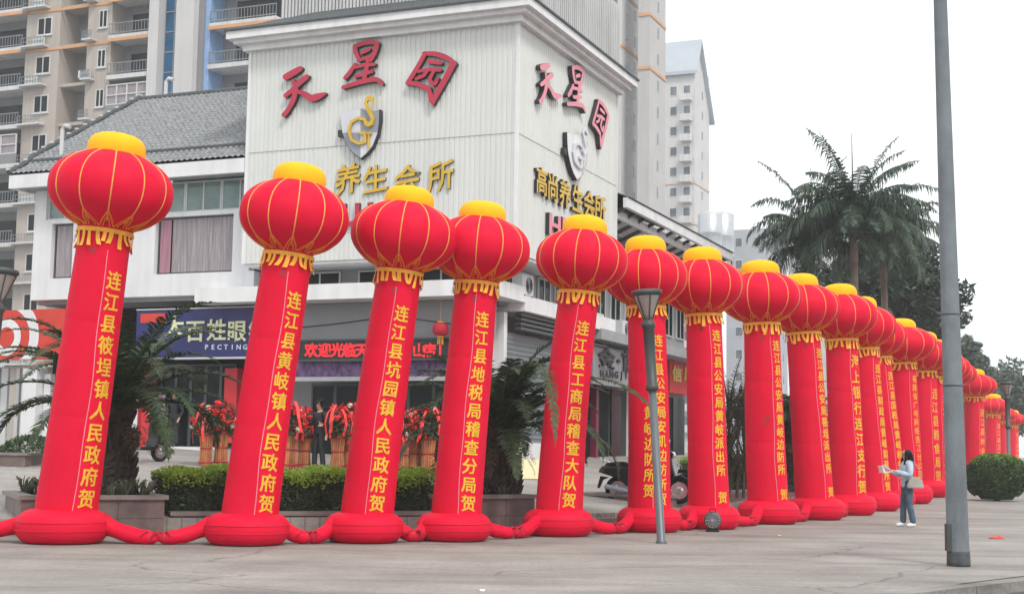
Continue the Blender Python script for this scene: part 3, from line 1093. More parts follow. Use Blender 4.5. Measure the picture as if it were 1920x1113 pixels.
def px_char(ch, px, py, w_, h, parent, mface, mside=None, plane=0, side=False, **k):
    """centre and size read off in photo pixels, turned into metres on the wall"""
    if not side:
        t, z = FH(px, py, plane)
        t1 = FH(px + w_ / 2, py, plane)[0]
        t0 = FH(px - w_ / 2, py, plane)[0]
        hh = FH(px, py - h / 2, plane)[1] - FH(px, py + h / 2, plane)[1]
        return glyph_char(ch, t, z, t0 - t1, hh, lambda a, zz, d: B(a, plane - d, zz), parent, mface, mside, flip=-1, **k)
    s, z = RH(px, py, plane)
    s0, s1 = RH(px - w_ / 2, py, plane)[0], RH(px + w_ / 2, py, plane)[0]
    hh = RH(px, py - h / 2, plane)[1] - RH(px, py + h / 2, plane)[1]
    return glyph_char(ch, s, z, s1 - s0, hh, lambda a, zz, d: B(plane - d, a, zz), parent, mface, mside, flip=1, **k)
sg = thing('building_sign', 'row of golden yellow brush characters under the shield on the front of the white box', 'sign', tuple(B(4.5, -.1, 9)))
for ch, x, y, h in (('高', 528, 352, 50), ('尚', 576, 346, 50), ('养', 654, 336, 58), ('生', 706, 336, 54), ('会', 766, 336, 56), ('所', 828, 330, 58)):
    px_char(ch, x, y, 50, h, sg, M['gold_letter'], M['black_side'], dep=.06, bold=.016, shear=.12, rot=.12)
sg = thing('building_sign', 'row of golden yellow characters with black sides on the right face of the white box', 'sign', tuple(B(-.1, 4, 9)))
for ch, x, y in (('高', 1010, 340), ('尚', 1031, 352), ('养', 1054, 364), ('生', 1078, 374), ('会', 1100, 384), ('所', 1120, 392)):
    px_char(ch, x, y, 22, 54, sg, M['gold_letter'], M['black_side'], side=True, dep=.09, bold=.018)
sg = thing('building_sign', 'crimson capital letters low on the front of the white box between two lanterns', 'sign', tuple(B(4.5, -.1, 8)))
for ch, x, y in (('H', 622, 408), ('U', 660, 402), ('I', 696, 400)):
    px_char(ch, x, y, 52, 56, sg, M['crimson_letter'], M['black_side'], dep=.1, bold=.03)
sg = thing('building_sign', 'dark sided crimson capital letters low on the right face of the white box', 'sign', tuple(B(-.1, 3, 8)))
for ch, x, y in (('H', 1033, 422), ('U', 1058, 430), ('I', 1078, 436)):
    px_char(ch, x, y, 34, 54, sg, M['pink_letter'], M['black_side'], side=True, dep=.12, bold=.03)

def shield(tr, fn, name_label, loc, dull=False):
    r = thing('shield_emblem', name_label, 'emblem', loc)
    out = [(530, 652), (575, 652), (640, 640), (688, 622), (735, 640), (800, 645), (848, 632), (850, 720), (832, 830), (790, 930), (745, 985), (690, 1030), (630, 985), (590, 930), (552, 845), (536, 750)]
    mb = MB()
    mb.prism([tr(*p) for p in out], .02, .16, fn)
    obj('backing', mb, M['black_side'], r)
    mx_, my_ = 690, 818
    quads = {'silver': [[(530, 652), (575, 652), (640, 640), (mx_, 622), (mx_, my_), (546, my_), (536, 750)], [(mx_, my_), (826, my_), (785, 925), (740, 980), (mx_, 1022)]],
             'slate': [[(mx_, 622), (735, 640), (800, 645), (838, 636), (838, 720), (826, my_), (mx_, my_)], [(546, my_), (mx_, my_), (mx_, 1022), (632, 980), (594, 928), (555, 845)]]}
    for mm, ps in quads.items():
        for p in ps:
            mb = MB()
            mb.prism([tr(*q) for q in p], .1605, .17, fn)
            obj('quarter', mb, M['white_trim' if dull else mm], r)
    for ch, x, y, w_, h, b in (('S', 768, 645, 190, 350, .012), ('G', 668, 800, 250, 330, -.008), ('T', 762, 878, 100, 190, -.008)):
        mb = MB()
        mb.glyph(ch, lambda gx, gy, d: fn(*tr(x + gx * w_, y - gy * h), .215 + d * (1 if ch == 'S' else .6)), b, .04)
        obj('monogram', mb, M['silver' if dull else 'gold_letter'], r)
    mb = MB()
    mb.prism([tr(*p) for p in [(505, 795), (545, 795), (545, 850), (505, 850)]], .02, .14, fn)
    obj('bracket', mb, M['black_side'], r)
shield(lambda x, y: FH(*zc(x, y), 0), front, 'quartered grey shield with gold letters on the front of the white box', tuple(B(4.5, -.1, 10)))
s0, s1 = RH(1050, 300, 0)[0], RH(1092, 300, 0)[0]
zt, zb = RH(1070, 232, 0)[1], RH(1070, 338, 0)[1]
shield(lambda x, y: (s0 + (s1 - s0) * (x - 505) / 345, zt + (zb - zt) * (y - 530) / 500), rside, 'narrow looking shield with black edge on the right face of the white box', tuple(B(-.1, 4, 10)), True)

# LED message board above the entrance
t0, z0 = FH(842, 671, .55)
t1, z1 = FH(548, 640, .55)
led = thing('message_board', 'black LED message board with glowing red characters above the entrance', 'message board', tuple(B((t0 + t1) / 2, .6, z0)))
mb = MB()
mb.box(t0, t1, .55, .8, z0, z1, B)
obj('panel', mb, M['led_face'], led)
mb = MB()
mb.box(t0 - .04, t1 + .04, .5, .8, z1 + .002, z1 + .05, B)
mb.box(t0 - .04, t1 + .04, .5, .8, z0 - .05, z0 - .002, B)
obj('rim', mb, M['frame_dark'], led)
for ch, x in (('欢', 584), ('迎', 609), ('光', 633), ('临', 656), ('天', 679), ('星', 702), ('园', 725), ('山', 786), ('店', 806), ('1', 826)):
    px_char(ch, x, 656, 25, 27, led, M['led_red'], plane=.548, dep=.01, bold=.02)

# navy optician's sign with pale characters
t0, z0 = FH(497, 668, .62)
t1, z1 = FH(257, 582, .62)
ns = thing('shop_sign', 'navy blue shop sign with cream characters above the left shop', 'sign', tuple(B((t0 + t1) / 2, .7, z0)))
mb = MB()
mb.box(t0, t1, .62, .95, z0, z1, B)
obj('panel', mb, M['navy'], ns)
mb = MB()
mb.box(t0, t1, .585, .95, z0 - .05, z0 - .002, B)
mb.box(t0, t1, .585, .95, z1 + .002, z1 + .035, B)
obj('edging', mb, M['frame'], ns)
for ch, x, y in (('大', 328, 612), ('百', 367, 620), ('姓', 407, 618), ('眼', 446, 620), ('镜', 485, 622)):
    px_char(ch, x, y, 37, 42, ns, M['sign_cream'], plane=.618, dep=.03, bold=.018)
for k, ch in enumerate('PECTING'):
    px_char(ch, 388 + k * 12, 650, 12, 13, ns, M['sign_white'], plane=.618, dep=.01, bold=.02, name='small_letter')
ta, za = FH(309, 604, .6)
tb, zb = FH(264, 588, .6)
mb = MB()
mb.box(ta, tb, .595, .617, za, zb, B)
obj('red_strip', mb, M['sign_red'], ns)

# red and white sign with concentric arcs at far left
t0, z0 = FH(118, 672, .62)
t1, z1 = FH(-40, 583, .62)
rs = thing('shop_sign', 'vermilion shop sign with white concentric arcs behind the left palm', 'sign', tuple(B((t0 + t1) / 2, .7, z0)))
mb = MB()
mb.box(t0, t1, .62, .9, z0, z1, B)
obj('panel', mb, M['sign_red'], rs)
tc_, zc_ = FH(12, 632, .62)
px_m = (FH(12, 600, .62)[0] - FH(13, 600, .62)[0])
mbw = MB()
for r0, r1 in ((15, 27), (43, 60)):
    n = 48
    def pr(i, r, d):
        a = 2 * PI * i / n
        return B(tc_ + math.cos(a) * r * px_m, .62 - d, min(max(zc_ + math.sin(a) * r * px_m, z0), z1))
    for i in range(n):
        mbw.quad(pr(i, r0, .006), pr(i + 1, r0, .006), pr(i + 1, r1, .006), pr(i, r1, .006))
obj('arc', mbw, M['white'], rs)

# grey shop sign and red shop sign on the right side
s0, z1 = RH(1112, 640, .85)
s1 = RH(1200, 700, .85)[0]
z0 = RH(1150, 724, .85)[1]
gs = thing('shop_sign', 'grey shop sign with black characters on the right side behind the fifth lantern column', 'sign', tuple(B(.9, (s0 + s1) / 2, z0)))
mb = MB()
mb.box(.85, 1.08, s0, s1, z0, z1 - .1, B)
obj('panel', mb, M['grey_panel'], gs)
for ch, x, y in (('金', 1136, 672), ('·', 1158, 676), ('前', 1180, 678)):
    px_char(ch, x, y, 30, 40, gs, M['black_side'], plane=.845, side=True, dep=.05, bold=.03)
for k, ch in enumerate('HANGJIN'):
    px_char(ch, 1128 + k * 9, 700 + k * .6, 10, 18, gs, M['black_side'], plane=.845, side=True, dep=.02, bold=.03, name='small_letter')
s0, z1 = RH(1256, 668, 1.3)
s1 = RH(1300, 700, 1.3)[0]
z0 = RH(1275, 738, 1.3)[1]
gs = thing('shop_sign', 'red shop sign with yellow characters between the sixth and seventh lantern columns', 'sign', tuple(B(1.3, (s0 + s1) / 2, z0)))
mb = MB()
mb.box(1.3, 1.45, s0, s1, z0, z1, B)
obj('panel', mb, M['paper_red'], gs)
for ch, x in (('信', 1268), ('店', 1290)):
    px_char(ch, x, 700, 18, 30, gs, M['gold_letter'], plane=1.295, side=True, dep=.03, bold=.03)

# ---------------------------------------------------------------- apartment block behind, left
AO = P(200, 150, 109.0)
AO = V((AO.x, AO.y, 0))
def A(t, s, z):
    return V((AO.x + U.x * t + W.x * s, AO.y + U.y * t + W.y * s, z))
def AX(px, s=0.0, py=150):
    h = hit(px, py, AO + W * s, W)
    return (h - AO).dot(U)
def AZ(px, py, s=0.0):
    return hit(px, py, AO + W * s, W).z
ST = (AZ(25, 25) - AZ(25, 240)) / 3
ZS = AZ(25, 97)
k0 = int((ZS - 1) / ST)
levels = [ZS - k0 * ST + k * ST for k in range(k0 + 5)]
ztop = levels[-1] + ST
ap = thing('apartment_block', 'tall beige apartment block with orange banded balconies behind the tiled roof', 'building', tuple(A(0, 4, 0)))
def abox(name, m, t0, t1, s0, s1, z0, z1):
    mb = MB()
    mb.box(t0, t1, s0, s1, z0, z1, A)
    return obj(name, mb, M[m], ap)
tx = {k: AX(k) for k in (-70, 45, 108, 160, 205, 285, 303, 340, 374, 384, 393, 455, 520)}
abox('wall', 'apt', tx[108], tx[45], 0, 4, 0, ztop)
abox('wall', 'apt', tx[205], tx[160], 0, 4, 0, ztop)
abox('recess_wall', 'apt_grey_shade', tx[160], tx[108], 2.2, 4, 0, ztop)
abox('balcony_back_wall', 'apt_grey_shade', tx[45], tx[-70], 1.6, 4, 0, ztop)
abox('balcony_back_wall', 'apt_grey_shade', tx[285], tx[205], 1.6, 4, 0, ztop)
abox('pier', 'apt_light', tx[303], tx[285], -.7, 4, 0, ztop)
abox('pier', 'apt_light', tx[374], tx[340], -1.0, 4, 0, ztop)
abox('pier', 'apt_grey_shade', tx[384], tx[374], -.4, 4, 0, ztop)
abox('side_cladding', 'blue_strip', tx[393], tx[384], -.2, 4, 0, ztop)
abox('balcony_back_wall', 'apt_grey_shade', tx[520], tx[393], 1.6, 4, 0, ztop)
abox('rear_wall', 'apt', tx[520], tx[-70], 4.02, 16, 0, ztop)
g = abox('stair_glazing', 'glass_blue', tx[340], tx[303], .2, .35, 0, ztop)
mb = MB()
z = 1.0
while z < ztop:
    mb.box(tx[340], tx[303], .12, .196, z, z + .09, A)
    z += ST / 2
mid = (tx[340] + tx[303]) / 2
for a in (tx[340] + .01, mid - .04, tx[303] - .09):
    mb.box(a, a + .08, .10, .119, 0, ztop, A)
obj('glazing_bar', mb, M['slate'], g)
def awin(t0, t1, s, z0, z1, mm='glass', nv=2):
    mb = MB()
    w_ = .09
    mb.box(t0, t1, s - .06, s + .02, z0, z0 + w_, A)
    mb.box(t0, t1, s - .06, s + .02, z1 - w_, z1, A)
    for i in range(nv + 1):
        a = t0 + (t1 - t0 - w_) * i / nv
        mb.box(a, a + w_, s - .058, s + .018, z0 + w_, z1 - w_, A)
    mb.box(t0 - .08, t1 + .08, s - .14, s - .002, z0 - .1, z0 - .003, A)
    f = obj('window', mb, M['slab_white'], ap)
    mb = MB()
    mb.box(t0 + .03, t1 - .03, s - .03, s - .006, z0 + .03, z1 - .03, A)
    obj('pane', mb, M[mm], f)
def balcony(t0, t1, z, kind, orange=True, s0=-.45):
    mb = MB()
    mb.box(t0 + .02, t1 - .02, s0, 1.59, z - .12, z + .22, A)
    b = obj('balcony', mb, M['slab_white'], ap)
    if orange:
        mb = MB()
        mb.box(t0, t1, s0 - .07, s0 - .004, z - .30, z - .04, A)
        obj('band', mb, M['apt_band'], b)
    mb = MB()
    if kind == 'glazed':
        for i in range(5):
            a = t0 + .05 + (t1 - t0 - .2) * i / 4
            mb.box(a, a + .1, s0 + .02, s0 + .1, z + 1.1, z + 2.55, A)
        for zz in (1.02, 1.75, 2.55):
            mb.box(t0 + .05, t1 - .05, s0 + .015, s0 + .105, z + zz, z + zz + .09, A)
        obj('enclosure_frame', mb, M['slab_white'], b)
        mb = MB()
        mb.box(t0 + .05, t1 - .05, s0 + .11, s0 + .14, z + 1.1, z + 2.6, A)
        obj('pane', mb, M['curtain'], b)
        mb = MB()
        mb.box(t0 + .04, t1 - .04, s0 + .02, s0 + .12, z + .22, z + 1.01, A)
        obj('parapet', mb, M['apt_grey_shade'], b)
    else:
        for zz in (.35, 1.12):
            mb.box(t0 + .03, t1 - .03, s0 + .03, s0 + .1, z + zz, z + zz + .07, A)
        n = int((t1 - t0) / .28)
        for i in range(n + 1):
            a = t0 + .04 + (t1 - t0 - .13) * i / n
            mb.box(a, a + .035, s0 + .045, s0 + .08, z + .22, z + 1.13, A)
        obj('railing', mb, M['rail_grey'], b)
    mb = MB()
    mb.box(t0 + (t1 - t0) * .15, t1 - (t1 - t0) * .2, 1.5, 1.58, z + .24, z + 2.35, A)
    obj('balcony_door', mb, M['glass'], b)
ra = random.Random(5)
for k, z in enumerate(levels):
    near = z > 5
    if not near:
        continue
    orange = k >= len(levels) - 5
    balcony(tx[45] + .02, tx[-70], z, 'glazed' if (k % 5 == 1) else 'open', orange)
    balcony(tx[285] + .02, tx[205] - .02, z, 'glazed' if k in (len(levels) - 4, len(levels) - 7) else 'open', orange)
    balcony(tx[520], tx[393] - .05, z, 'open', orange)
    for c0, c1 in ((66, 93), (181, 197)):
        a, b_ = AX(c1), AX(c0)
        awin(a, b_, 0, z + 1.05, z + 2.5)
    # ledges for air conditioners under the windows
    for c0, c1 in ((46, 88), (160, 178)):
        a, b_ = AX(c1), AX(c0)
        mb = MB()
        mb.box(a, b_, -.7, -.004, z + .02, z + .16, A)
        l_ = obj('ledge', mb, M['slab_white'], ap)
        mb = MB()
        for zz in (.4, .75):
            mb.box(a, b_, -.68, -.64, z + zz, z + zz + .04, A)
        n = 8
        for i in range(n + 1):
            q = a + (b_ - a - .03) * i / n
            mb.box(q, q + .03, -.675, -.645, z + .16, z + .75, A)
        obj('railing', mb, M['rail_grey'], l_)
        if ra.random() < .7:
            mb = MB()
            q = a + (b_ - a) * ra.uniform(.1, .4)
            mb.box(q, q + .9, -.6, -.2, z + .2, z + .8, A)
            obj('air_conditioner', mb, M['ac'], l_)
    mb = MB()
    mb.box(tx[160] + .002, tx[108] - .002, .3, 2.18, z - .1, z + .15, A)
    obj('recess_slab', mb, M['apt'], ap)
    if orange:
        mb = MB()
        mb.box(tx[205], tx[45], -.06, -.003, z - .28, z - .06, A)
        obj('band', mb, M['apt_band'], ap)

# ---------------------------------------------------------------- pale towers behind, right of the corner building
def far_tower(label, Y, px_front0, px_edge, px_back, y_top, mats, storey, gable=False, nwin=1, grp=None, bands=(), balc=False, front_m='apt_grey_shade'):
    O = P(px_edge, 300, Y)
    O = V((O.x, O.y, 0))
    fn = lambda t, s, z: V((O.x + U.x * t + W.x * s, O.y + U.y * t + W.y * s, z))
    hw = lambda px: (hit(px, 300, O, W) - O).dot(U)
    tw = hw(px_front0)
    sw = (hit(px_back, 300, O, U) - O).dot(W)
    zt = P(px_edge, y_top, Y).z
    r = thing('apartment_tower', label, 'building', tuple(fn(0, 0, 0)), 0, grp)
    mb = MB()
    mb.box(0.02, tw, 0, sw, 0, zt, fn)
    obj('wall', mb, M[mats], r)
    mb = MB()
    mb.box(-.0, .018, .02, sw - .02, 0, zt - .01, fn)
    mb.box(.03, tw - .02, -.02, -.002, 0, zt - .01, fn)
    obj('front_render', mb, M[front_m], r)
    if gable:
        zr_ = zt + gable
        mb = MB()
        prof = [(-.6, zt - 1.0), (sw * .22, zr_), (sw + .8, zt - gable * 1.6), (sw + .8, zt - gable * 1.6 - .5), (sw * .22, zr_ - .5), (-.6, zt - 1.5)]
        mb.prism(prof, -.6, tw + .5, lambda s, z, d: fn(d, s, z))
        obj('roof', mb, M['pale_roof'], r)
        mb = MB()
        mb.prism([(0.05, zt - .05), (sw * .22, zr_ - .52), (sw - .05, zt - gable * 1.35), (sw - .05, zt - gable * 2), (.05, zt - gable * 2)], .05, tw - .05, lambda s, z, d: fn(d, s, z))
        obj('gable_wall', mb, M[mats], r)
    z = 4.0
    k = 0
    while z + 2.6 < zt:
        for i in range(nwin):
            s = sw * (i + .5) / nwin
            mb = MB()
            mb.box(-.05, -.003, s - .35, s + .35, z + 1, z + 2.2, fn)
            w_ = obj('window', mb, M['slab_white'], r)
            mb = MB()
            mb.box(-.06, -.0505, s - .28, s + .28, z + 1.06, z + 2.14, fn)
            obj('pane', mb, M['glass_far'], w_)
        if tw > 2:
            for a in (.25, .7):
                mb = MB()
                mb.box(tw * a - .55, tw * a + .55, -.08, -.025, z + .9, z + 2.3, fn)
                w_ = obj('window', mb, M['slab_white'], r)
                mb = MB()
                mb.box(tw * a - .45, tw * a + .45, -.09, -.0805, z + 1, z + 2.2, fn)
                obj('pane', mb, M['glass_far'], w_)
        if balc:
            mb = MB()
            mb.box(.3, tw * .42, -1.1, -.1, z - .05, z + .9, fn)
            obj('balcony', mb, M['slab_white'], r)
        if k in bands:
            mb = MB()
            mb.box(-.09, -.003 - .06 + .0, .0, sw, z - .2, z + .12, fn)
            mb.box(-.09, tw, -.14, -.095, z - .2, z + .12, fn)
            obj('band', mb, M['pale_band'] if gable else M['apt_band'], r)
        z += storey
        k += 1
    return r
far_tower('pale apartment tower rising directly behind the right edge of the white box', 149, 1100, 1165, 1197, -140, 'apt_light', 2.9, nwin=2, bands=(5, 13, 14, 16), front_m='apt_light')
far_tower('slab shaped pale tower with orange bands standing out towards the open sky', 147, 1195, 1217, 1247, -140, 'apt_light', 2.9, nwin=1, bands=(5, 13, 15), front_m='apt_mid')
far_tower('hazy apartment tower with a pitched gable roof against the white sky', 196, 1246, 1302, 1330, 120, 'apt_light', 2.9, gable=4.0, nwin=1, bands=(10, 12), balc=True, front_m='apt_light')
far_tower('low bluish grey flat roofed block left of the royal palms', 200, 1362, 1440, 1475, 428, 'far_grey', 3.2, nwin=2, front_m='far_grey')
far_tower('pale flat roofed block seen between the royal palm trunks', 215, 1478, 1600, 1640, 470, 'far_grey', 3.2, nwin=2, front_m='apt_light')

# ---------------------------------------------------------------- inflatable lantern columns
rt_ = random.Random(21)
RING = []
def tower(bx, by, tx_, ty_, text, ang, label, bend=0.0, text2=None, topf=.66, detail=1, lean_f=0.0, fat=1.0):
    g = G(bx, by)
    Y = g.y + .58
    base = P(bx, by, Y)
    base.z = 0
    top = P(tx_, ty_, Y + lean_f)
    ax = top - base
    Ln = ax.length
    k = Ln / 5.5 * fat
    a = ax.normalized()
    e2 = (V((CAM.x, CAM.y, 2.5)) - base)
    e2 = (e2 - a * e2.dot(a)).normalized()
    e1 = (-e2).cross(a).normalized()
    def axis(h):
        return base + a * (h * Ln) + e1 * (bend * math.sin(PI * min(h / .76, 1)))
    def pt(h, r, th):
        return axis(h) + (e1 * math.sin(th) + e2 * math.cos(th)) * r
    rb, rt2 = .405 * k, .347 * k
    ph = [rt_.uniform(0, 6) for _ in range(4)]
    pinch = (.30, .53, .075, .745)
    def rc(h, th=0):
        r = rb + (rt2 - rb) * h / .76
        for hs in pinch:                          # sewn seams draw the cloth in and pucker it
            e = abs(h - hs)
            if e < .08:
                r *= 1 - .016 * math.exp(-(e / .007) ** 2) + .0045 * math.sin(th * 17 + ph[3] + hs * 90) * math.exp(-e / .016)
        return r * (1 + .012 * math.sin(th * 2 + ph[0] + h * 5) * math.sin(h * 9 + ph[1]) + .008 * math.sin(th * 5 + ph[2]) * math.exp(-h * 14))
    r = thing('lantern_column', label, 'inflatable column', (base.x, base.y, 0), 0, 'red inflatable lantern columns in a row')
    n = 40 if detail else 24
    # base ring lying on the ground
    mb = MB()
    Rr, Hh = .60 * k, .455 * k
    prof = []
    for i in range(13):
        q = -PI / 2 + PI * i / 12
        prof.append((Rr - Hh * .50 + Hh * .50 * abs(math.cos(q)) ** .95, Hh * .47 + Hh * .5 * (1 if math.sin(q) > 0 else -1) * abs(math.sin(q)) ** .95))
    prof = [(.2 * k, 0.004)] + [(p[0], max(p[1], .004)) for p in prof] + [(.3 * k, Hh * .99)]
    mb.lathe(prof, n, lambda x, y, z: V((base.x + x * (1 + .015 * math.sin(3 * math.atan2(y, x) + ph[3])), base.y + y, z)))
    obj('base_ring', mb, M['red'], r, True)
    mb = MB()
    for zz in (.38, .62):
        mb.tube([V((base.x + (Rr + .001) * math.cos(t) * (1.0 if zz < .5 else .992) * (1 + .015 * math.sin(3 * t + ph[3])), base.y + (Rr + .001) * math.sin(t), Hh * zz)) for t in [2 * PI * q / 40 for q in range(41)]], .006, 4)
    obj('ring_seam', mb, M['seam_red'], r)
    # column
    mb = MB()
    nc_, nr_ = (84, 110) if detail else (24, 30)
    mb.grid(lambda i, j: pt(.055 + .715 * j / nr_, rc(.055 + .715 * j / nr_, 2 * PI * i / nc_), 2 * PI * i / nc_), nc_, nr_ + 1, cu=True)
    c = obj('column', mb, M['red'], r, True)
    if detail:
        mb = MB()
        for hh in (.30, .53):
            mb.tube([pt(hh, rc(hh, t) + .001, t) for t in [2 * PI * q / 40 for q in range(41)]], .004, 4)
        obj('seam', mb, M['seam_red'], c)
        mb = MB()
        q0 = rt_.uniform(-.5, .1)
        cen = .695 if rt_.random() < .5 else .70
        mb.add([pt(cen, rc(cen, q0) + .006, q0)] + [pt(cen + .011 * math.cos(t) * 1.0, rc(cen, q0) + .005, q0 + .16 * math.sin(t)) for t in [2 * PI * q / 12 for q in range(12)]], [(0, 1 + q, 1 + (q + 1) % 12) for q in range(12)])
        obj('vent', mb, M['dark_red'], c)
    # banner and lettering
    hw = .385
    tw_ = lambda h: .035 * math.sin(h * 11 + ph[1]) + .02 * math.sin(h * 27 + ph[2])
    mb = MB()
    hb0, hb1 = .062, topf + .045
    mb.grid(lambda i, j: pt(hb0 + (hb1 - hb0) * j / 24, rc(hb0 + (hb1 - hb0) * j / 24, ang - hw + 2 * hw * i / 8) + .004, ang - hw + 2 * hw * i / 8 + tw_(hb0 + (hb1 - hb0) * j / 24)), 9, 25)
    b = obj('banner', mb, M['red_banner'], r, True)
    mb = MB()
    mb.tube([pt(hb0 + (hb1 - hb0) * j / 24, rc(hb0 + (hb1 - hb0) * j / 24, ang - hw) + .004, ang - hw - .012 + tw_(hb0 + (hb1 - hb0) * j / 24)) for j in range(25)], .0055, 4)
    obj('edge_piping', mb, M['pale_pink'], b)
    def letters(txt, an, h1, h0, wf=1.0):
        mb = MB()
        pitch = (h1 - h0) / len(txt)
        for q, ch in enumerate(txt):
            hc = h1 - pitch * (q + .5)
            sz = min(pitch * Ln * .90, .30 * k)
            wd = min(sz * 1.02, .29 * k) * wf
            def f(x, y, d):
                h = hc + y * sz / Ln
                th = an + x * wd / rb + tw_(h)
                return pt(h, rc(h, th) + .011 + d, th)
            if ch != ' ':
                offs = ((-.015, -.012), (.015, -.012), (-.015, .012), (.015, .012)) if detail else ((0, 0),)
                for q2, (ox, oy) in enumerate(offs):          # four passes of paint thicken the strokes
                    mb.glyph(ch, lambda x, y, d: f(x + ox, y + oy, d + q2 * .0007), 0.004, 0.0, True)
        return mb
    obj('lettering', letters(text, ang, topf, .086), M['lettering'], b)
    if text2:
        obj('lettering', letters(text2, ang - .62, .42, .112, .8), M['lettering'], b)
    # lantern
    hc, hl = .857, .103
    Rl = .815 * k * rt_.uniform(.97, 1.03)
    ng = 12
    nn = ng * (6 if detail else 4)
    def lr(q, th=None):
        rr_ = (1 - abs(q) ** 2.3) ** .60
        rr_ = max(rr_, .43)
        if th is not None:
            rr_ *= .972 + .034 * abs(math.sin(th * ng / 2)) ** .7
        return Rl * rr_
    off = rt_.uniform(-.22, .22)
    mb = MB()
    qs = [-1 + 2 * j / 22 for j in range(23)]
    qs = [math.sin(x * PI / 2) * .97 for x in qs]
    mb.grid(lambda i, j: pt(hc + hl * qs[j], lr(qs[j], 2 * PI * i / nn), 2 * PI * i / nn + off), nn, 23, cu=True)
    mb.f.append(tuple(22 * nn + i for i in range(nn)))
    mb.f.append(tuple(i for i in range(nn))[::-1])
    ln = obj('lantern', mb, M['red'], r, True)
    mb = MB()
    for i in range(ng):
        th = 2 * PI * i / ng + off
        mb.tube([pt(hc + hl * q, lr(q) * .972 + .003, th) for q in qs[4:22]], .0098 * k, 5, True)
    obj('rib_piping', mb, M['rib'], ln, True)
    mb = MB()
    for i in range(ng):                        # fan shaped petals where each rib ends
        th = 2 * PI * i / ng + off
        dth = PI / ng
        for sgn in (-1, 1):
            pts = []
            for q in range(6):
                f = q / 5
                qq = -.62 - .30 * f ** .8
                pts.append(pt(hc + hl * qq, lr(qq, th - off + sgn * dth * f) + .004, th + sgn * dth * f * .95))
            mb.tube(pts, .011 * k, 4)
            pts = []
            for q in range(5):
                f = q / 4
                qq = -.72 - .20 * f
                pts.append(pt(hc + hl * qq, lr(qq, th - off + sgn * dth * f * .5) + .004, th + sgn * dth * f * .5))
            mb.tube(pts, .010 * k, 4)
    obj('petal_trim', mb, M['orange_line'], ln)
    # neck between lantern and column
    mb = MB()
    mb.grid(lambda i, j: pt(.745 + .016 * j, (rt2 + .012, rt2 * .995)[j], 2 * PI * i / n), n, 2, cu=True)
    obj('collar', mb, M['dark_red'], r, True)
    # puffed yellow cap
    mb = MB()
    cp = [(a_ * k * .96, .958 + .042 * b_) for a_, b_ in ((.28, -1), (.36, -.86), (.395, -.5), (.405, -.1), (.398, .25), (.372, .52), (.325, .73), (.26, .87), (.17, .96), (.08, .995), (.02, 1))]
    mb.grid(lambda i, j: pt(cp[j][1], cp[j][0] * (1 + .006 * math.sin(16 * PI * i / n)), 2 * PI * i / n), n, len(cp), cu=True)
    obj('cap', mb, M['yellow'], r, True)
    # fringe
    mb = MB()
    fr = rt2 + .028 * k
    mb.grid(lambda i, j: pt(.757 - .0105 * j, fr + .012 * math.sin(i * 1.3 + ph[0]) * (j == 1), 2 * PI * i / n), n, 2, cu=True)
    ns_ = 24 if detail else 18
    for q in range(ns_):
        th = 2 * PI * (q + rt_.uniform(-.15, .15)) / ns_
        w_ = .052 * k / fr * rt_.uniform(.75, 1.15)
        ll = rt_.uniform(.024, .040)
        tw = rt_.uniform(-.16, .16)
        fl = rt_.uniform(.0, .05)
        rows_ = []
        for j in range(5):
            f = j / 4
            hh = .748 - ll * f
            for s_ in (-.5, .5):
                rows_.append(pt(hh, fr + fl * f * f + .006 * math.sin(f * 4 + q), th + s_ * w_ * (1 + .15 * f) + tw * f * f))
        mb.add(rows_, [(2 * j, 2 * j + 1, 2 * j + 3, 2 * j + 2) for j in range(4)])
    obj('fringe', mb, M['gold'], r)
    RING.append((r, V((base.x, base.y, 0)), k))
    return r

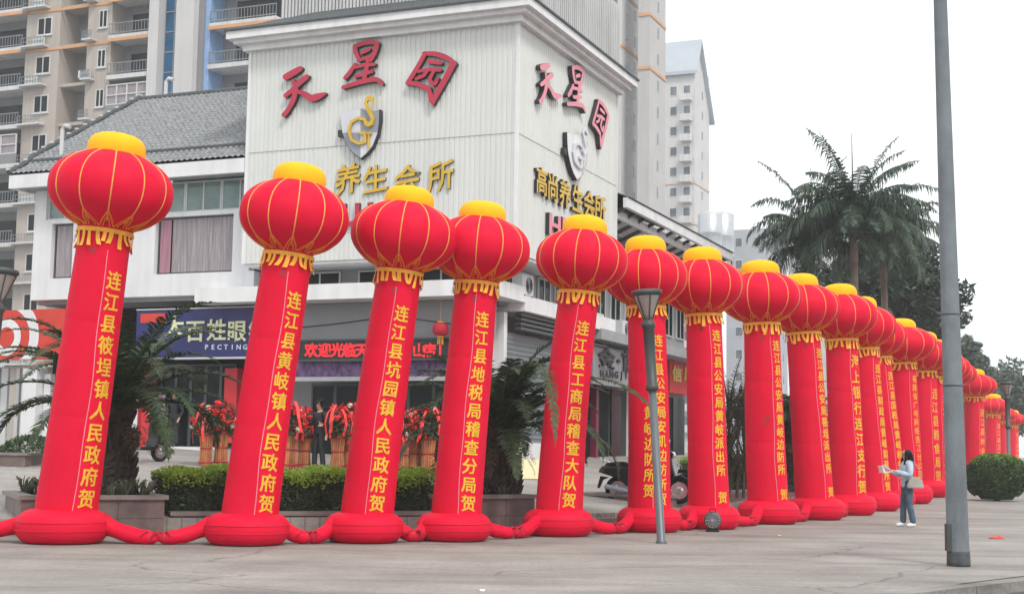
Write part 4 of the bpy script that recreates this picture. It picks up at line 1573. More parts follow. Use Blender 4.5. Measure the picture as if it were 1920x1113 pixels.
# pixel of the front foot, pixel of the top, lettering, angle of the banner
T = [
 (116, 1022, 223, 251, '连江县筱埕镇人民政府贺', .62, 'leftmost red lantern column, leaning to the right, with the long gold lettering of a town ending in 镇人民政府贺', .0, None, .66),
 (461, 1025, 566, 307, '连江县黄岐镇人民政府贺', .52, 'second red lantern column from the left, in front of the clipped hedge, lettered with 黄岐镇', -.02, None, .66),
 (682, 1020, 771, 350, '连江县坑园镇人民政府贺', .32, 'third red lantern column from the left, lettered with 坑园镇', -.02, None, .66),
 (851, 1017, 907, 378, '连江县地税局稽查分局贺', .42, 'fourth red lantern column from the left, lettered with 地税局稽查分局', .0, None, .67),
 (1046, 1007, 1099, 404, '连江县工商局稽查大队贺', .42, 'fifth lantern column, crossed by palm frond tips and lettered with 工商局稽查大队', -.05, None, .665),
 (1217, 999, 1210, 442, '连江县公安局安凯边防所贺', .62, 'lantern column directly behind the slim lamp post, with two lines of lettering', .02, '黄岐边防所贺', .66),
 (1330, 993, 1316, 463, '连江县公安局黄岐派出所 贺', .72, 'seventh lantern column with the round black blower at its foot, lettered with 黄岐派出所', .0, None, .70),
 (1442, 983, 1424, 488, '连江县公安局黄岐边防所 贺', .88, 'eighth lantern column from the left, lettered with 黄岐边防所', -.02, None, .69),
 (1530, 975, 1498, 513, '连江县公安局筱埕派出所 贺', .98, 'ninth lantern column, crossed by a dark palm frond tip at mid height', .0, None, .69),
 (1592, 966, 1573, 532, '海上银行连江支行贺', .92, 'tenth lantern column, widely spaced bank lettering 支行贺', .0, None, .69),
 (1641, 958, 1612, 556, '连江县财政局黄岐财政所贺', 1.0, 'eleventh lantern column, its ring just left of the woman with papers', .0, None, .68),
 (1672, 951, 1636, 580, '连江县国税局黄岐税务所贺', .95, 'lantern column mostly hidden behind the eleventh, only its slanting strip of lettering showing', .0, None, .68),
 (1700, 944, 1685, 597, '福建省广电网络连江分公司贺', .95, 'twelfth visible lantern column, directly behind the woman with papers', .0, None, .69),
 (1735, 932, 1728, 621, '连江县粮食局贺', 1.0, 'first of the four packed lantern columns between the woman and the concrete pole', .0, None, .66),
 (1752, 926, 1752, 636, '连江县农业局贺', 1.0, 'second of the four packed lantern columns between the woman and the concrete pole', .0, None, .66),
 (1766, 921, 1769, 650, '连江县水利局贺', 1.0, 'third of the four packed lantern columns between the woman and the concrete pole', .0, None, .66),
 (1780, 915, 1783, 664, '连江县教育局贺', 1.0, 'fourth packed lantern column, touching the left edge of the concrete pole', .0, None, .66),
 (1828, 909, 1826, 691, '连江县林业局贺', .9, 'first lantern column to the right of the concrete pole, behind the round bush', .0, None, .66),
 (1862, 897, 1862, 738, '连江县卫生局贺', .9, 'second lantern column to the right of the concrete pole, half hidden by the first', .0, None, .66),
 (1880, 893, 1880, 757, '连江县交通局贺', .9, 'distant pale lantern column left of the far lamp post', .0, None, .66),
 (1900, 890, 1899, 768, '连江县文体局贺', .9, 'most distant lantern column, right of the far lamp post', .0, None, .66),
]
for q, t in enumerate(T):
    tower(*t[:7], bend=t[7], text2=t[8], topf=t[9], detail=1 if q < 12 else 0, fat=1.0 if q < 7 else (1.07 if q < 12 else 1.27))
# tied air sleeves between neighbouring rings
def sleeve(parent, p0, mid, dirn, k):
    mb = MB()
    pts, rad = [], []
    d = (mid - p0)
    for j in range(9):
        f = j / 8
        p = p0 + d * f
        zz = .18 * k * (1 - f) ** 2.4 + .095
        p = V((p.x, p.y, zz))
        pts.append(p)
        rad.append((.112 - .012 * f + .006 * math.sin(j * 2.1)) * k if j < 7 else (.085 * k if j == 7 else .045))
    pts[0].z = .25 * k
    rad[0] = .15 * k
    mb.tube(pts, rad, 14)
    obj('sleeve', mb, M['red'], parent, True)
    mb = MB()
    e = pts[-2]
    mb.tube([e + d.normalized() * o for o in (-.03, 0, .03)], [.078 * k, .09 * k, .078 * k], 10)
    for s in (-1, 1):
        mb.tube([e + V((0, 0, .05)), e + V((.08 * s, -.08, .10)), e + V((.15 * s, -.13, .02))], [.02, .016, .008], 5)
    obj('knot', mb, M['dark_red'], parent, True)
for i in range(0, 16):
    r0, b0, k0_ = RING[i]
    r1, b1, k1_ = RING[i + 1]
    d = (b1 - b0).normalized()
    p0, p1 = b0 + d * .50 * k0_, b1 - d * .50 * k1_
    if (p1 - p0).length < .25:
        continue
    sag = V((d.y, -d.x, 0)) * (.22 if i < 9 else .1)
    mid = p0.lerp(p1, .46 if i % 2 else .54) + sag
    sleeve(r0, p0, mid + d * .02, d, k0_)
    sleeve(r1, p1, mid - d * .02, -d, k1_)
r0, b0, k0_ = RING[0]
sleeve(r0, b0 + V((-.5, 0, 0)), b0 + V((-1.9, -.1, 0)), V((-1, 0, 0)), k0_)

# fan blower standing by the seventh column
g = G(1336, 996)
bw = thing('air_blower', 'round black air blower on the paving at the foot of the seventh lantern column', 'blower', (g.x, g.y, 0), math.radians(-8))
mb = MB()
mb.lathe([(.10, -.12), (.15, -.11), (.165, -.05), (.165, .05), (.15, .10), (.09, .11)], 24, lambda x, y, z: V((x, z, .215 + y)))
obj('housing', mb, M['lamp_dark'], bw, True, local=True)
mb = MB()
for rr_ in (.03, .065, .10, .135):
    mb.tube([V((rr_ * math.cos(t), -.128, .215 + rr_ * math.sin(t))) for t in [2 * PI * q / 20 for q in range(21)]], .005, 4)
for q in range(6):
    t = PI * q / 6
    mb.tube([V((-.14 * math.cos(t), -.13, .215 - .14 * math.sin(t))), V((.14 * math.cos(t), -.13, .215 + .14 * math.sin(t)))], .004, 4)
obj('grille', mb, M['chrome'], bw, local=True)
mb = MB()
mb.prism([(-.13, 0), (.13, 0), (.09, .10), (-.09, .10)], -.08, .08, lambda x, y, d: V((x, d, y)))
obj('stand', mb, M['black'], bw, local=True)
mb = MB()
mb.tube([V((-.06, .02, .37)), V((-.05, .02, .42)), V((.05, .02, .42)), V((.06, .02, .37))], .012, 6)
obj('handle', mb, M['black'], bw, local=True)

# ---------------------------------------------------------------- planters and hedges behind the row
def planter(label, px0, px1, top_px, depth, inset=.0, name='planter', grp='granite planters along the plaza edge', front=0.0):
    """front edge follows the plaza edge between two sight lines"""
    def ed(px):
        x = P(px, 900, 24).x
        for _ in range(8):
            x = P(px, 900, yedge(x) - front).x
        return V((x, yedge(x) - front, 0))
    a, b = ed(px0), ed(px1)
    H = P((px0 + px1) / 2, top_px, (a.y + b.y) / 2).z
    d = (b - a).normalized()
    n = V((-d.y, d.x, 0))
    if n.y < 0:
        n = -n
    Lw = (b - a).length
    fn = lambda x, y, z: a + d * x + n * y + V((0, 0, z))
    r = thing(name, label, 'planter', tuple(a.lerp(b, .5)), 0, grp)
    mb = MB()
    for (y0, y1, x0, x1) in ((.05, .13, .05, Lw - .05), (depth - .13, depth - .05, .05, Lw - .05)):
        m_ = max(1, int((x1 - x0) / .62))
        for i in range(m_):
            for z0, z1 in ((0, H * .42), (H * .42 + .006, H - .07)):
                xa, xb = x0 + (x1 - x0) * i / m_, x0 + (x1 - x0) * (i + 1) / m_
                mb.box(xa + .003, xb - .003, y0 + rt_.uniform(-.004, .004), y1, z0, z1, fn)
    for x0, x1 in ((.05, .13), (Lw - .13, Lw - .05)):
        mb.box(x0, x1, .131, depth - .131, 0, H - .07, fn)
    obj('granite_panel', mb, M['granite'], r)
    mb = MB()
    c = .24
    for (x0, x1, y0, y1) in ((0, Lw, 0, c), (0, Lw, depth - c, depth), (0, c, c, depth - c), (Lw - c, Lw, c, depth - c)):
        mb.box(x0, x1, y0, y1, H - .069, H, fn)
    obj('coping', mb, M['granite_cap'], r)
    mb = MB()
    mb.grid(lambda i, j: fn(c - .02 + (Lw - 2 * c + .04) * i / 12, c - .02 + (depth - 2 * c + .04) * j / 6, H - .08 + rt_.uniform(0, .035)), 13, 7)
    obj('soil', mb, M['soil'], r)
    return fn, Lw, H, depth
pl1 = planter('tall granite planter at left holding the first date palm', 36, 318, 928, 2.3, front=.5)
pl2 = planter('long low granite planter holding the clipped hedge', 322, 835, 958, 1.9)
pl3 = planter('granite planter of the second date palm between the fourth and fifth lantern columns', 838, 1010, 927, 2.2, front=.35)
pl4 = planter('granite planter behind the seventh and eighth lantern columns', 1262, 1500, 918, 2.2)
# small planter at far left by the pillars
p = on_plaza(-30, 33)
q_ = on_plaza(50, 33)
zt_ = P(20, 848, 33).z
lp = thing('planter', 'small granite planter with a low bush at the far left edge', 'planter', (q_.x - .4, 33, q_.z), 0, 'granite planters along the plaza edge')
zb_ = P(20, 880, 33).z
mb = MB()
mb.box(p.x, q_.x, 33, 34.3, min(q_.z, zb_) - .1, zt_ - .06)
obj('granite_panel', mb, M['granite'], lp)
mb = MB()
mb.box(p.x - .05, q_.x + .05, 32.95, 34.35, zt_ - .059, zt_)
obj('coping', mb, M['granite_cap'], lp)

def leaf_box(mb, fn, x0, x1, y0, y1, z0, z1, n, size, rnd, shell=.16, rough=.05):
    for _ in range(n):
        x, y, z = rnd.uniform(x0, x1), rnd.uniform(y0, y1), rnd.uniform(z0, z1)
        f = rnd.random()
        d = abs(rnd.gauss(0, shell * .5))
        if f < .42:
            y = y0 + d
        elif f < .55:
            y = y1 - d
        elif f < .9:
            z = z1 - d * .7
        elif f < .95:
            x = x0 + d
        else:
            x = x1 - d
        bump = rough * (math.sin(x * 3.1 + z * 5) + math.sin(x * 7.3 + 1.7 * z))
        mb.leaf(fn(x, y - bump * .5, z + bump * .5), size, None, rnd)
def hedge(label, fn, x0, x1, y0, y1, z0, z1, dens, seed, loc):
    rnd = random.Random(seed)
    r = thing('hedge', label, 'hedge', loc)
    area = (x1 - x0) * ((z1 - z0) + (y1 - y0))
    mb = MB()
    leaf_box(mb, fn, x0, x1, y0, y1, z0, z1 - .05, int(area * dens), .042, rnd)
    mb.box(x0 + .1, x1 - .1, y0 + .12, y1 - .12, z0 - .02, z1 - .14, fn)
    obj('foliage', mb, M['leaf_hedge'], r)
    mb = MB()
    for _ in range(int((x1 - x0) * (y1 - y0) * dens * 1.3 + (x1 - x0) * dens * .3)):
        x = rnd.uniform(x0, x1)
        bump = .035 * (math.sin(x * 3.1 + 5) + math.sin(x * 7.3))
        y = rnd.uniform(y0 - .03, y1) if rnd.random() < .8 else y0 + rnd.uniform(-.04, .04)
        z = z1 + bump + rnd.uniform(-.07, .05)
        if y < y0 + .06:
            z -= abs(rnd.gauss(0, .10))
        mb.leaf(fn(x, y, z), .036, None, rnd)
    obj('young_or_sunlit_growth', mb, M['leaf_lime'], r)
    mb = MB()
    for q in range(int((x1 - x0) * 3)):
        x = x0 + (q + .5) / 3
        mb.tube([fn(x, (y0 + y1) / 2, z0 - .08), fn(x + .05, (y0 + y1) / 2 + .04, z0 + .3)], [.02, .012], 5)
    obj('stem', mb, M['bark'], r)
fn, Lw, H, dp = pl2
zt2 = P(560, 884, fn(Lw / 2, .3, 0).y).z
hedge('long clipped hedge with bright yellow green top behind the second to fourth lantern columns', fn, -.12, Lw - .1, .22, dp - .15, H - .03, zt2, 900, 3, tuple(fn(Lw / 2, .9, H)))
fn, Lw, H, dp = pl4
hedge('short clipped hedge in the planter behind the eighth lantern column', fn, Lw * .55, Lw - .2, .9, dp - .2, H - .03, H + .75, 800, 4, tuple(fn(Lw * .8, 1.2, H)))

def ground_plants(label, fn, x0, x1, y0, y1, z, n, seed, hgt=.22):
    rnd = random.Random(seed)
    mb = MB()
    for _ in range(n):
        x, y = rnd.uniform(x0, x1), rnd.uniform(y0, y1)
        p = fn(x, y, z)
        for k in range(9):
            t = rnd.uniform(0, 2 * PI)
            hh = hgt * rnd.uniform(.4, 1.1)
            o = V((math.cos(t), math.sin(t), 0)) * hh * rnd.uniform(.2, .7)
            s = V((-math.sin(t), math.cos(t), 0)) * .014
            mb.add([p - s, p + s, p + o * .6 + V((0, 0, hh * .8)) + s * .8, p + o + V((0, 0, hh))], [(0, 1, 2, 3)])
            mb.leaf(p + o + V((0, 0, hh * .9)), .03, None, rnd)
    o = obj('ground_plants', mb, M['grey_plant'])
    tag(o, label, 'plants')
fn, Lw, H, dp = pl1
ground_plants('low dusty plants under the first date palm', fn, .3, Lw - .2, .3, dp - .3, H - .06, 90, 6, .3)
fn, Lw, H, dp = pl3
ground_plants('low dusty plants under the second date palm', fn, .3, Lw - .2, .3, dp - .3, H - .06, 80, 7, .22)
rnd = random.Random(8)
mb = MB()
for _ in range(1500):
    t = rnd.uniform(0, 2 * PI)
    ph_ = math.acos(rnd.uniform(0, 1))
    rr_ = rnd.uniform(.8, 1)
    mb.leaf(V((p.x + .4 + (q_.x - p.x) * .5 + .75 * rr_ * math.sin(ph_) * math.cos(t), 33.65 + .5 * rr_ * math.sin(ph_) * math.sin(t), zt_ + .42 * rr_ * math.cos(ph_))), .05, None, rnd)
tag(obj('low_bush', mb, M['leaf_bush']), 'low rounded green bush in the small planter at the far left edge', 'bush')

# ---------------------------------------------------------------- palms
def frond(mb, ms, base, az, el, L, droop, nl, ll, wid, hang, rnd, vee=.25, stiff=.55, curl=1.0):
    """arching midrib with paired leaflets"""
    d = V((math.cos(az) * math.cos(el), math.sin(az) * math.cos(el), math.sin(el)))
    p = V(base)
    pts, dirs = [p.copy()], [d.copy()]
    n = 14
    e = el
    side = V((-math.sin(az), math.cos(az), 0))
    tw = rnd.uniform(-.25, .25)
    for i in range(n):
        f = i / n
        e -= droop / n * (0.5 + f * 1.1) * curl
        d = V((math.cos(az + tw * f) * math.cos(e), math.sin(az + tw * f) * math.cos(e), math.sin(e)))
        p = p + d * (L / n)
        pts.append(p.copy())
        dirs.append(d.copy())
    ms.tube(pts, [.022 * (1 - .85 * i / n) + .003 for i in range(n + 1)], 5)
    for i in range(nl):
        f = .10 + .89 * (i + rnd.uniform(-.3, .3)) / nl
        f = min(max(f, .05), .995)
        x = f * n
        k = min(int(x), n - 1)
        q = pts[k].lerp(pts[k + 1], x - k)
        dd = dirs[k].lerp(dirs[k + 1], x - k).normalized()
        sd_ = side - dd * side.dot(dd)
        sd_.normalize()
        upv = sd_.cross(dd)
        if upv.z < 0:
            upv = -upv
        prof = ll * (math.sin(PI * min(1, (f * .92 + .10))) ** .6) * (1 - .25 * f)
        for s in (-1, 1):
            l_ = prof * rnd.uniform(.65, 1.15)
            v = (sd_ * s * rnd.uniform(.7, 1) + dd * stiff * rnd.uniform(.7, 1.3) + upv * vee * rnd.uniform(.3, 1.6)).normalized()
            a = q
            b = q + v * l_ * .55 - V((0, 0, hang * l_ * .18))
            c = q + v * l_ * .92 - V((0, 0, hang * l_ * .62))
            wv = dd * wid * .5
            mb.add([a - wv * .6, a + wv * .6, b + wv, b - wv, c], [(0, 1, 2, 3), (3, 2, 4)])
def date_palm(label, base, zcrown, L, nf, seed, extra=()):
    rnd = random.Random(seed)
    r = thing('date_palm', label, 'palm', tuple(base), 0, 'date palms in the plaza planters')
    H = zcrown - base.z
    mb = MB()
    n, m_ = 18, 26
    def tp(i, j):
        f = j / m_
        rr_ = (.34 - .10 * f + (.06 if f > .85 else 0)) * (1 + .16 * ((i + j) % 2) * (1 if j % 2 else .4)) * rnd.uniform(.94, 1.06)
        t = 2 * PI * (i + .5 * (j % 2)) / n
        return V((base.x + rr_ * math.cos(t), base.y + rr_ * math.sin(t), base.z - .05 + (H + .1) * f))
    mb.grid(tp, n, m_ + 1, cu=True)
    for _ in range(170):                       # old leaf bases
        t, f = rnd.uniform(0, 2 * PI), rnd.uniform(0, 1)
        rr_ = .33 - .10 * f
        p = V((base.x + rr_ * math.cos(t), base.y + rr_ * math.sin(t), base.z + H * f))
        o = V((math.cos(t), math.sin(t), 0))
        mb.tube([p, p + o * .07 + V((0, 0, .09)), p + o * .13 + V((0, 0, .2))], [.055, .04, .012], 5)
    obj('trunk', mb, M['palm_bark'], r)
    ml, ms, md, mds = MB(), MB(), MB(), MB()
    c = V((base.x, base.y, zcrown))
    for k in range(nf):
        f = k / nf
        az = k * 2.39996 + rnd.uniform(-.2, .2)
        el = math.radians(84 - 66 * f + rnd.uniform(-8, 8))
        frond(ml, ms, c + V((math.cos(az) * .12, math.sin(az) * .12, -.15 * f)), az, el, L * rnd.uniform(.8, 1.1), 1.45 + .35 * f + rnd.uniform(-.25, .3), 84, .42, .036, .4, rnd)
    for tgt, el, dr, lf in extra:                 # fronds that reach out between the lantern columns
        h_ = tgt - c
        frond(ml, ms, c, math.atan2(h_.y, h_.x), math.radians(el), math.hypot(h_.x, h_.y) * lf, dr, 110, .30, .05, .45, rnd)
    for k in range(5):
        az = rnd.uniform(0, 2 * PI)
        frond(md, mds, c + V((0, 0, -.25)), az, math.radians(rnd.uniform(-30, 5)), L * .4, 1.0, 22, .25, .02, .6, rnd)
    ff = obj('fronds', ml, M['leaf_palm'], r)
    obj('midribs', ms, M['leaf_bush'], ff)
    obj('dry_fronds', md, M['leaf_dry'], r)
fn, Lw, H, dp = pl1
x1 = P(208, 900, fn(1.5, 1.2, 0).y)
date_palm('short date palm with wide arching fronds behind the leftmost lantern column', V((x1.x, fn(1.5, 1.2, 0).y, H - .05)), P(212, 762, 24.6).z, 2.65, 42, 31)
fn, Lw, H, dp = pl3
yb_ = fn(Lw * .55, 1.2, 0).y
x1 = P(936, 900, yb_)
date_palm('short date palm with drooping fronds between the fourth and fifth lantern columns', V((x1.x, yb_, H - .05)), P(936, 800, yb_).z, 2.6, 38, 33, ((P(1075, 800, 23.2), 50, 2.2, 1.32), (P(1212, 790, 23.9), 40, 1.5, 1.14)))
fn, Lw, H, dp = pl4
yb_ = fn(Lw * .75, 1.3, 0).y
x1 = P(1476, 900, yb_)
date_palm('date palm mostly hidden behind the eighth and ninth lantern columns', V((x1.x, yb_, H - .05)), P(1476, 800, yb_).z, 1.75, 30, 35, ((P(1524, 775, 29.0), 12, .5, 1.0),))

# upright spiky plants in the planter behind the seventh column
rnd = random.Random(12)
for k, px in enumerate((1352, 1366, 1382, 1394)):
    yb_ = fn(.9, 1.0 + .15 * k, 0).y
    b = P(px, 900, yb_)
    b = V((b.x, yb_, H - .06))
    r = thing('spiky_shrub', ['tall dark spiky shrub nearest the seventh lantern column', 'second dark spiky shrub right of the seventh lantern column', 'third dark spiky shrub right of the seventh lantern column', 'dark spiky shrub nearest the eighth lantern column'][k], 'shrub', tuple(b), 0, 'dark spiky shrubs in the right planter')
    zt_ = P(px, 735 - 14 * (k % 2), yb_).z
    mb, ms = MB(), MB()
    for q in range(16):
        az = rnd.uniform(0, 2 * PI)
        h0 = rnd.uniform(.0, .75) * (zt_ - b.z)
        frond(mb, ms, b + V((0, 0, h0)), az, math.radians(rnd.uniform(62, 86)), (zt_ - b.z) * rnd.uniform(.35, .6), .5, 22, .20, .02, .3, rnd)
    obj('foliage', mb, M['leaf_palm'], r)
    ms.tube([b - V((0, 0, .03)), b + V((.02, 0, (zt_ - b.z) * .75))], [.04, .02], 6)
    obj('stem', ms, M['bark'], r)

def royal_palm(label, px, pyc, Y, L, nf, seed, shaft='crownshaft', lean=0.0, extra=()):
    rnd = random.Random(seed)
    c = P(px, pyc, Y)
    b = V((c.x + lean, Y, gz(c.x, Y)))
    r = thing('royal_palm', label, 'palm', tuple(b), 0, 'tall royal palms beyond the lantern row')
    ax_ = c - b
    mb = MB()
    cs = 1.7
    f1 = 1 - cs / ax_.length
    mb.tube([b + ax_ * (f1 * j / 10) - V((0, 0, .05 if j == 0 else 0)) for j in range(11)], [.17 - .03 * abs(j - 4) / 6 for j in range(11)], 14)
    obj('trunk', mb, M['royal_trunk'], r, True)
    mb = MB()
    mb.tube([b + ax_ * (f1 + (1 - f1) * j / 6) for j in range(7)], [.145, .165, .16, .15, .13, .10, .06], 12)
    obj('crownshaft', mb, M[shaft], r, True)
    ml, ms = MB(), MB()
    for k in range(nf):
        f = k / nf
        az = k * 2.39996 + rnd.uniform(-.35, .35)
        el = math.radians(80 - 62 * f + rnd.uniform(-12, 12))
        frond(ml, ms, c + V((math.cos(az) * .08, math.sin(az) * .08, -.25 * f)), az, el, L * rnd.uniform(.85, 1.1), 1.6 + .6 * f + rnd.uniform(-.3, .5), 58, .95, .06, 1.9, rnd, vee=.35, stiff=.40)
    for az, el, fl, dr in extra:
        frond(ml, ms, c, math.radians(az), math.radians(el), fl, dr, 54, .85, .06, 1.5, rnd, vee=.5, stiff=.4, curl=1.0)
    ms.tube([c - V((0, 0, .1)), c + V((rnd.uniform(-.05, .05), 0, L * 1.05))], [.05, .012], 5)
    ff = obj('fronds', ml, M['leaf_royal'], r)
    obj('midribs', ms, M['crownshaft'], ff)
royal_palm('tall royal palm with green crownshaft, the left one of the pair', 1522, 455, 58, 3.0, 20, 41, lean=-.1, extra=((175, 84, 3.7, 2.2), (10, 85, 4.3, .75), (170, 62, 3.6, 2.5), (190, 30, 2.6, 1.7), (160, 80, 4.4, .9)))
royal_palm('tall royal palm with brown trunk, its crown standing highest against the sky', 1600, 415, 56, 3.4, 34, 44, 'royal_trunk', .1, extra=((8, 74, 4.3, .55), (0, 78, 4.0, 1.0), (175, 82, 4.0, .5), (5, 45, 3.9, 1.5), (350, 55, 4.4, 1.6), (200, 80, 4.4, .8), (20, 66, 4.4, 1.0), (262, 25, 3.3, 1.5), (280, 8, 3.0, 1.0), (245, 15, 3.2, 1.3), (300, 20, 3.2, 1.4), (272, -15, 2.6, .8)))
royal_palm('royal palm with heavy drooping fronds nearest the concrete pole', 1655, 462, 62, 3.1, 34, 47, 'royal_trunk', .2, extra=((5, 50, 3.8, 1.5), (170, 70, 4.0, 1.6), (0, 75, 3.9, 1.7), (265, 20, 3.2, 1.4), (285, 5, 3.0, 1.1), (250, 10, 3.0, 1.2)))

def tree(label, px, py_top, py_mid, Y, rx, n, size, seed, mleaf='leaf_tree', grp='broadleaf trees beyond the lantern row', clumps=26, base_z=None):
    rnd = random.Random(seed)
    top = P(px, py_top, Y)
    cz = P(px, py_mid, Y).z
    b = V((top.x, Y, 0 if Y < yedge(top.x) else gz(top.x, Y)))
    r = thing('broadleaf_tree', label, 'tree', tuple(b), 0, grp)
    rz = top.z - cz
    mb = MB()
    tips = []
    cl = []
    for k in range(clumps):
        t = rnd.uniform(0, 2 * PI)
        ph_ = math.acos(rnd.uniform(-.75, 1))
        rr_ = rnd.uniform(.45, .86)
        q = V((top.x + rx * rr_ * math.sin(ph_) * math.cos(t), Y + rx * rr_ * math.sin(ph_) * math.sin(t), cz + rz * rr_ * math.cos(ph_)))
        cl.append((q, rnd.uniform(.26, .44) * rx))
    for q, cr in cl:
        for _ in range(n // clumps):
            v = V((rnd.gauss(0, 1), rnd.gauss(0, 1), rnd.gauss(0, 1))).normalized() * cr * rnd.uniform(.55, 1.08)
            v.z *= .75
            mb.leaf(q + v, size, None, rnd)
    obj('crown', mb, M[mleaf], r)
    mb = MB()
    fork = b + V((0, 0, (cz - b.z) * .55))
    mb.tube([b - V((0, 0, .1)), b.lerp(fork, .5) + V((.1, 0, 0)), fork], [.28, .22, .18], 10)
    for q, cr in cl[:9]:
        mb.tube([fork - V((0, 0, .2)), fork.lerp(q, .5) + V((0, 0, .3)), q], [.13, .07, .03], 6)
    obj('trunk', mb, M['bark'], r, True)
tree('dark dense tree filling in beneath the royal palm crowns', 1592, 470, 560, 70, 3.0, 6200, .20, 51)
tree('dark dense tree beneath the palms, touching the concrete pole', 1690, 445, 550, 72, 3.2, 8000, .20, 52)
tree('dark tree behind the small lanterns at the left side of the concrete pole', 1722, 500, 610, 80, 2.5, 6500, .22, 53)
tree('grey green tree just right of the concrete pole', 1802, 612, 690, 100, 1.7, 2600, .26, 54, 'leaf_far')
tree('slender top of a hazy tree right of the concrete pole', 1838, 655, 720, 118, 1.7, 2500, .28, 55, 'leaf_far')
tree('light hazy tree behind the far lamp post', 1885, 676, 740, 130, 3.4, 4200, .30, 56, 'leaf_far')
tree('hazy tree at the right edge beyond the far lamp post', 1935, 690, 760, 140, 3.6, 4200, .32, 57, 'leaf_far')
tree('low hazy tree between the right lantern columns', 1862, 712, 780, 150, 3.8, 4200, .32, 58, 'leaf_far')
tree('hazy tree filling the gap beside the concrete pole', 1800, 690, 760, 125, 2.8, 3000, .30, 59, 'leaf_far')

# clipped round bush right of the concrete pole
g = G(1868, 940)
rb_ = thing('round_bush', 'large clipped round bush right of the concrete pole', 'bush', (g.x, g.y + 1.0, 0))
rnd = random.Random(61)
cx_, cy_ = P(1868, 890, g.y + 1.0).x, g.y + 1.0
wd = (P(1925, 890, cy_).x - P(1811, 890, cy_).x) / 2
zt_ = P(1868, 849, cy_).z
m1, m2 = MB(), MB()
for _ in range(9000):
    t = rnd.uniform(0, 2 * PI)
    cph = rnd.uniform(-.8, 1)
    sph = math.sqrt(1 - cph * cph)
    rr_ = 1 - abs(rnd.gauss(0, .07)) + .035 * math.sin(t * 5) * math.sin(cph * 7)
    z = zt_ * .5 + zt_ * .5 * rr_ * cph
    q = V((cx_ + wd * rr_ * abs(sph) ** .75 * math.cos(t), cy_ + wd * rr_ * abs(sph) ** .75 * math.sin(t), max(z, .05)))
    lime = cph > .5 and rnd.random() < (cph - .35) * 1.3
    (m2 if lime else m1).leaf(q, .055, None, rnd)
mb = MB()
m1.lathe([(wd * .5, .05), (wd * .84, zt_ * .3), (wd * .86, zt_ * .55), (wd * .6, zt_ * .86), (.1, zt_ * .92)], 16, lambda x, y, z: V((cx_ + x, cy_ + y, z)))
obj('foliage', m1, M['leaf_bush'], rb_)
obj('young_or_sunlit_growth', m2, M['leaf_bush_top'], rb_)
mb.tube([V((cx_, cy_, -.02)), V((cx_, cy_, zt_ * .4))], [.12, .08], 8)
obj('stem', mb, M['bark'], rb_)

# ---------------------------------------------------------------- street lamps and the concrete pole
def lamp_builder(label):
    r = thing('street_lamp', label, 'street lamp', (0, 0, 0), 0, 'street lamps with funnel shaped heads')
    mb = MB()
    mb.lathe([(.075, 0), (.075, .04), (.062, .05), (.060, 2.24)], 16)
    mb.lathe([(.085, -.002), (.085, .018), (.07, .02)], 16)
    obj('pole', mb, M['steel'], r, True, local=True)
    mb = MB()
    mb.lathe([(.072, 2.2), (.095, 2.22), (.095, 2.29), (.078, 2.30), (.085, 3.12), (.105, 3.14), (.105, 3.20), (.07, 3.22), (.07, 3.27)], 16)
    obj('upper_sleeve', mb, M['lamp_dark'], r, True, local=True)
    mb = MB()
    mb.lathe([(.062, 3.26), (.085, 3.32), (.13, 3.44), (.175, 3.56), (.19, 3.60)], 20)
    h = obj('diffuser', mb, M['lamp_glass'], r, True, local=True)
    mb = MB()
    for q in range(6):
        t = 2 * PI * q / 6 + .3
        mb.tube([V((r_ * math.cos(t), r_ * math.sin(t), z)) for r_, z in ((.072, 3.25), (.095, 3.32), (.14, 3.44), (.187, 3.56), (.215, 3.635))], .009, 5)
    obj('strut', mb, M['lamp_dark'], h, local=True)
    mb = MB()
    mb.lathe([(.20, 3.60), (.228, 3.625), (.232, 3.65), (.222, 3.672), (.15, 3.69), (.02, 3.70)], 24)
    obj('rim', mb, M['lamp_dark'], r, True, local=True)
    return r
g = G(1240, 1018)
L1 = lamp_builder('slim grey lamp post with a funnel head, standing in front of the sixth lantern column')
place(L1, (g.x, g.y, 0), 0, None, 1.118)
L1.rotation_euler = (0, math.radians(-4.2), .4)
L2 = dup(L1)
p = P(-42, 800, 18.0)
place(L2, (p.x, 18.0, 0), .9, 'dark lamp post with a funnel head cut off by the left edge of the picture', 1.0)
L2.rotation_euler = (0, math.radians(3.2), .9)
L3 = dup(L1)
p = P(1890, 800, 52)
place(L3, (p.x, 52, 0), .2, 'distant dark lamp post with a funnel head above the round bush', 1.13)

g = G(1804, 1062)
cp = thing('concrete_pole', 'tall grey concrete utility pole at the right of the picture', 'utility pole', (g.x, g.y + .15, 0))
q = P(1763, 0, g.y + .15)
ax_ = V((q.x - g.x, 0, q.z)) / q.z
mb = MB()
mb.tube([V((g.x, g.y + .15, 0)) + ax_ * z for z in (-.1, .02, .5, 1.5, 3, 4.5, 6, 7.5, 9, 10)], [.152, .150, .146, .138, .127, .116, .105, .095, .085, .08], 28)
obj('shaft', mb, M['concrete'], cp, True)
mb = MB()
for py in (588, 722):
    z = P(1790, py, g.y).z
    rr_ = .150 - .0075 * z
    mb.tube([V((g.x, g.y + .15, 0)) + ax_ * z + V((rr_ * math.cos(t), rr_ * math.sin(t), 0)) for t in [2 * PI * k / 28 for k in range(29)]], .007, 5)
obj('wire_band', mb, M['black'], cp)
z0_, z1_ = P(1782, 1033, g.y).z, P(1782, 982, g.y).z
mb = MB()
mb.box(g.x - .175, g.x - .12, g.y + .05, g.y + .18, z0_, z1_)
obj('cable_box', mb, M['lamp_dark'], cp)
mb = MB()
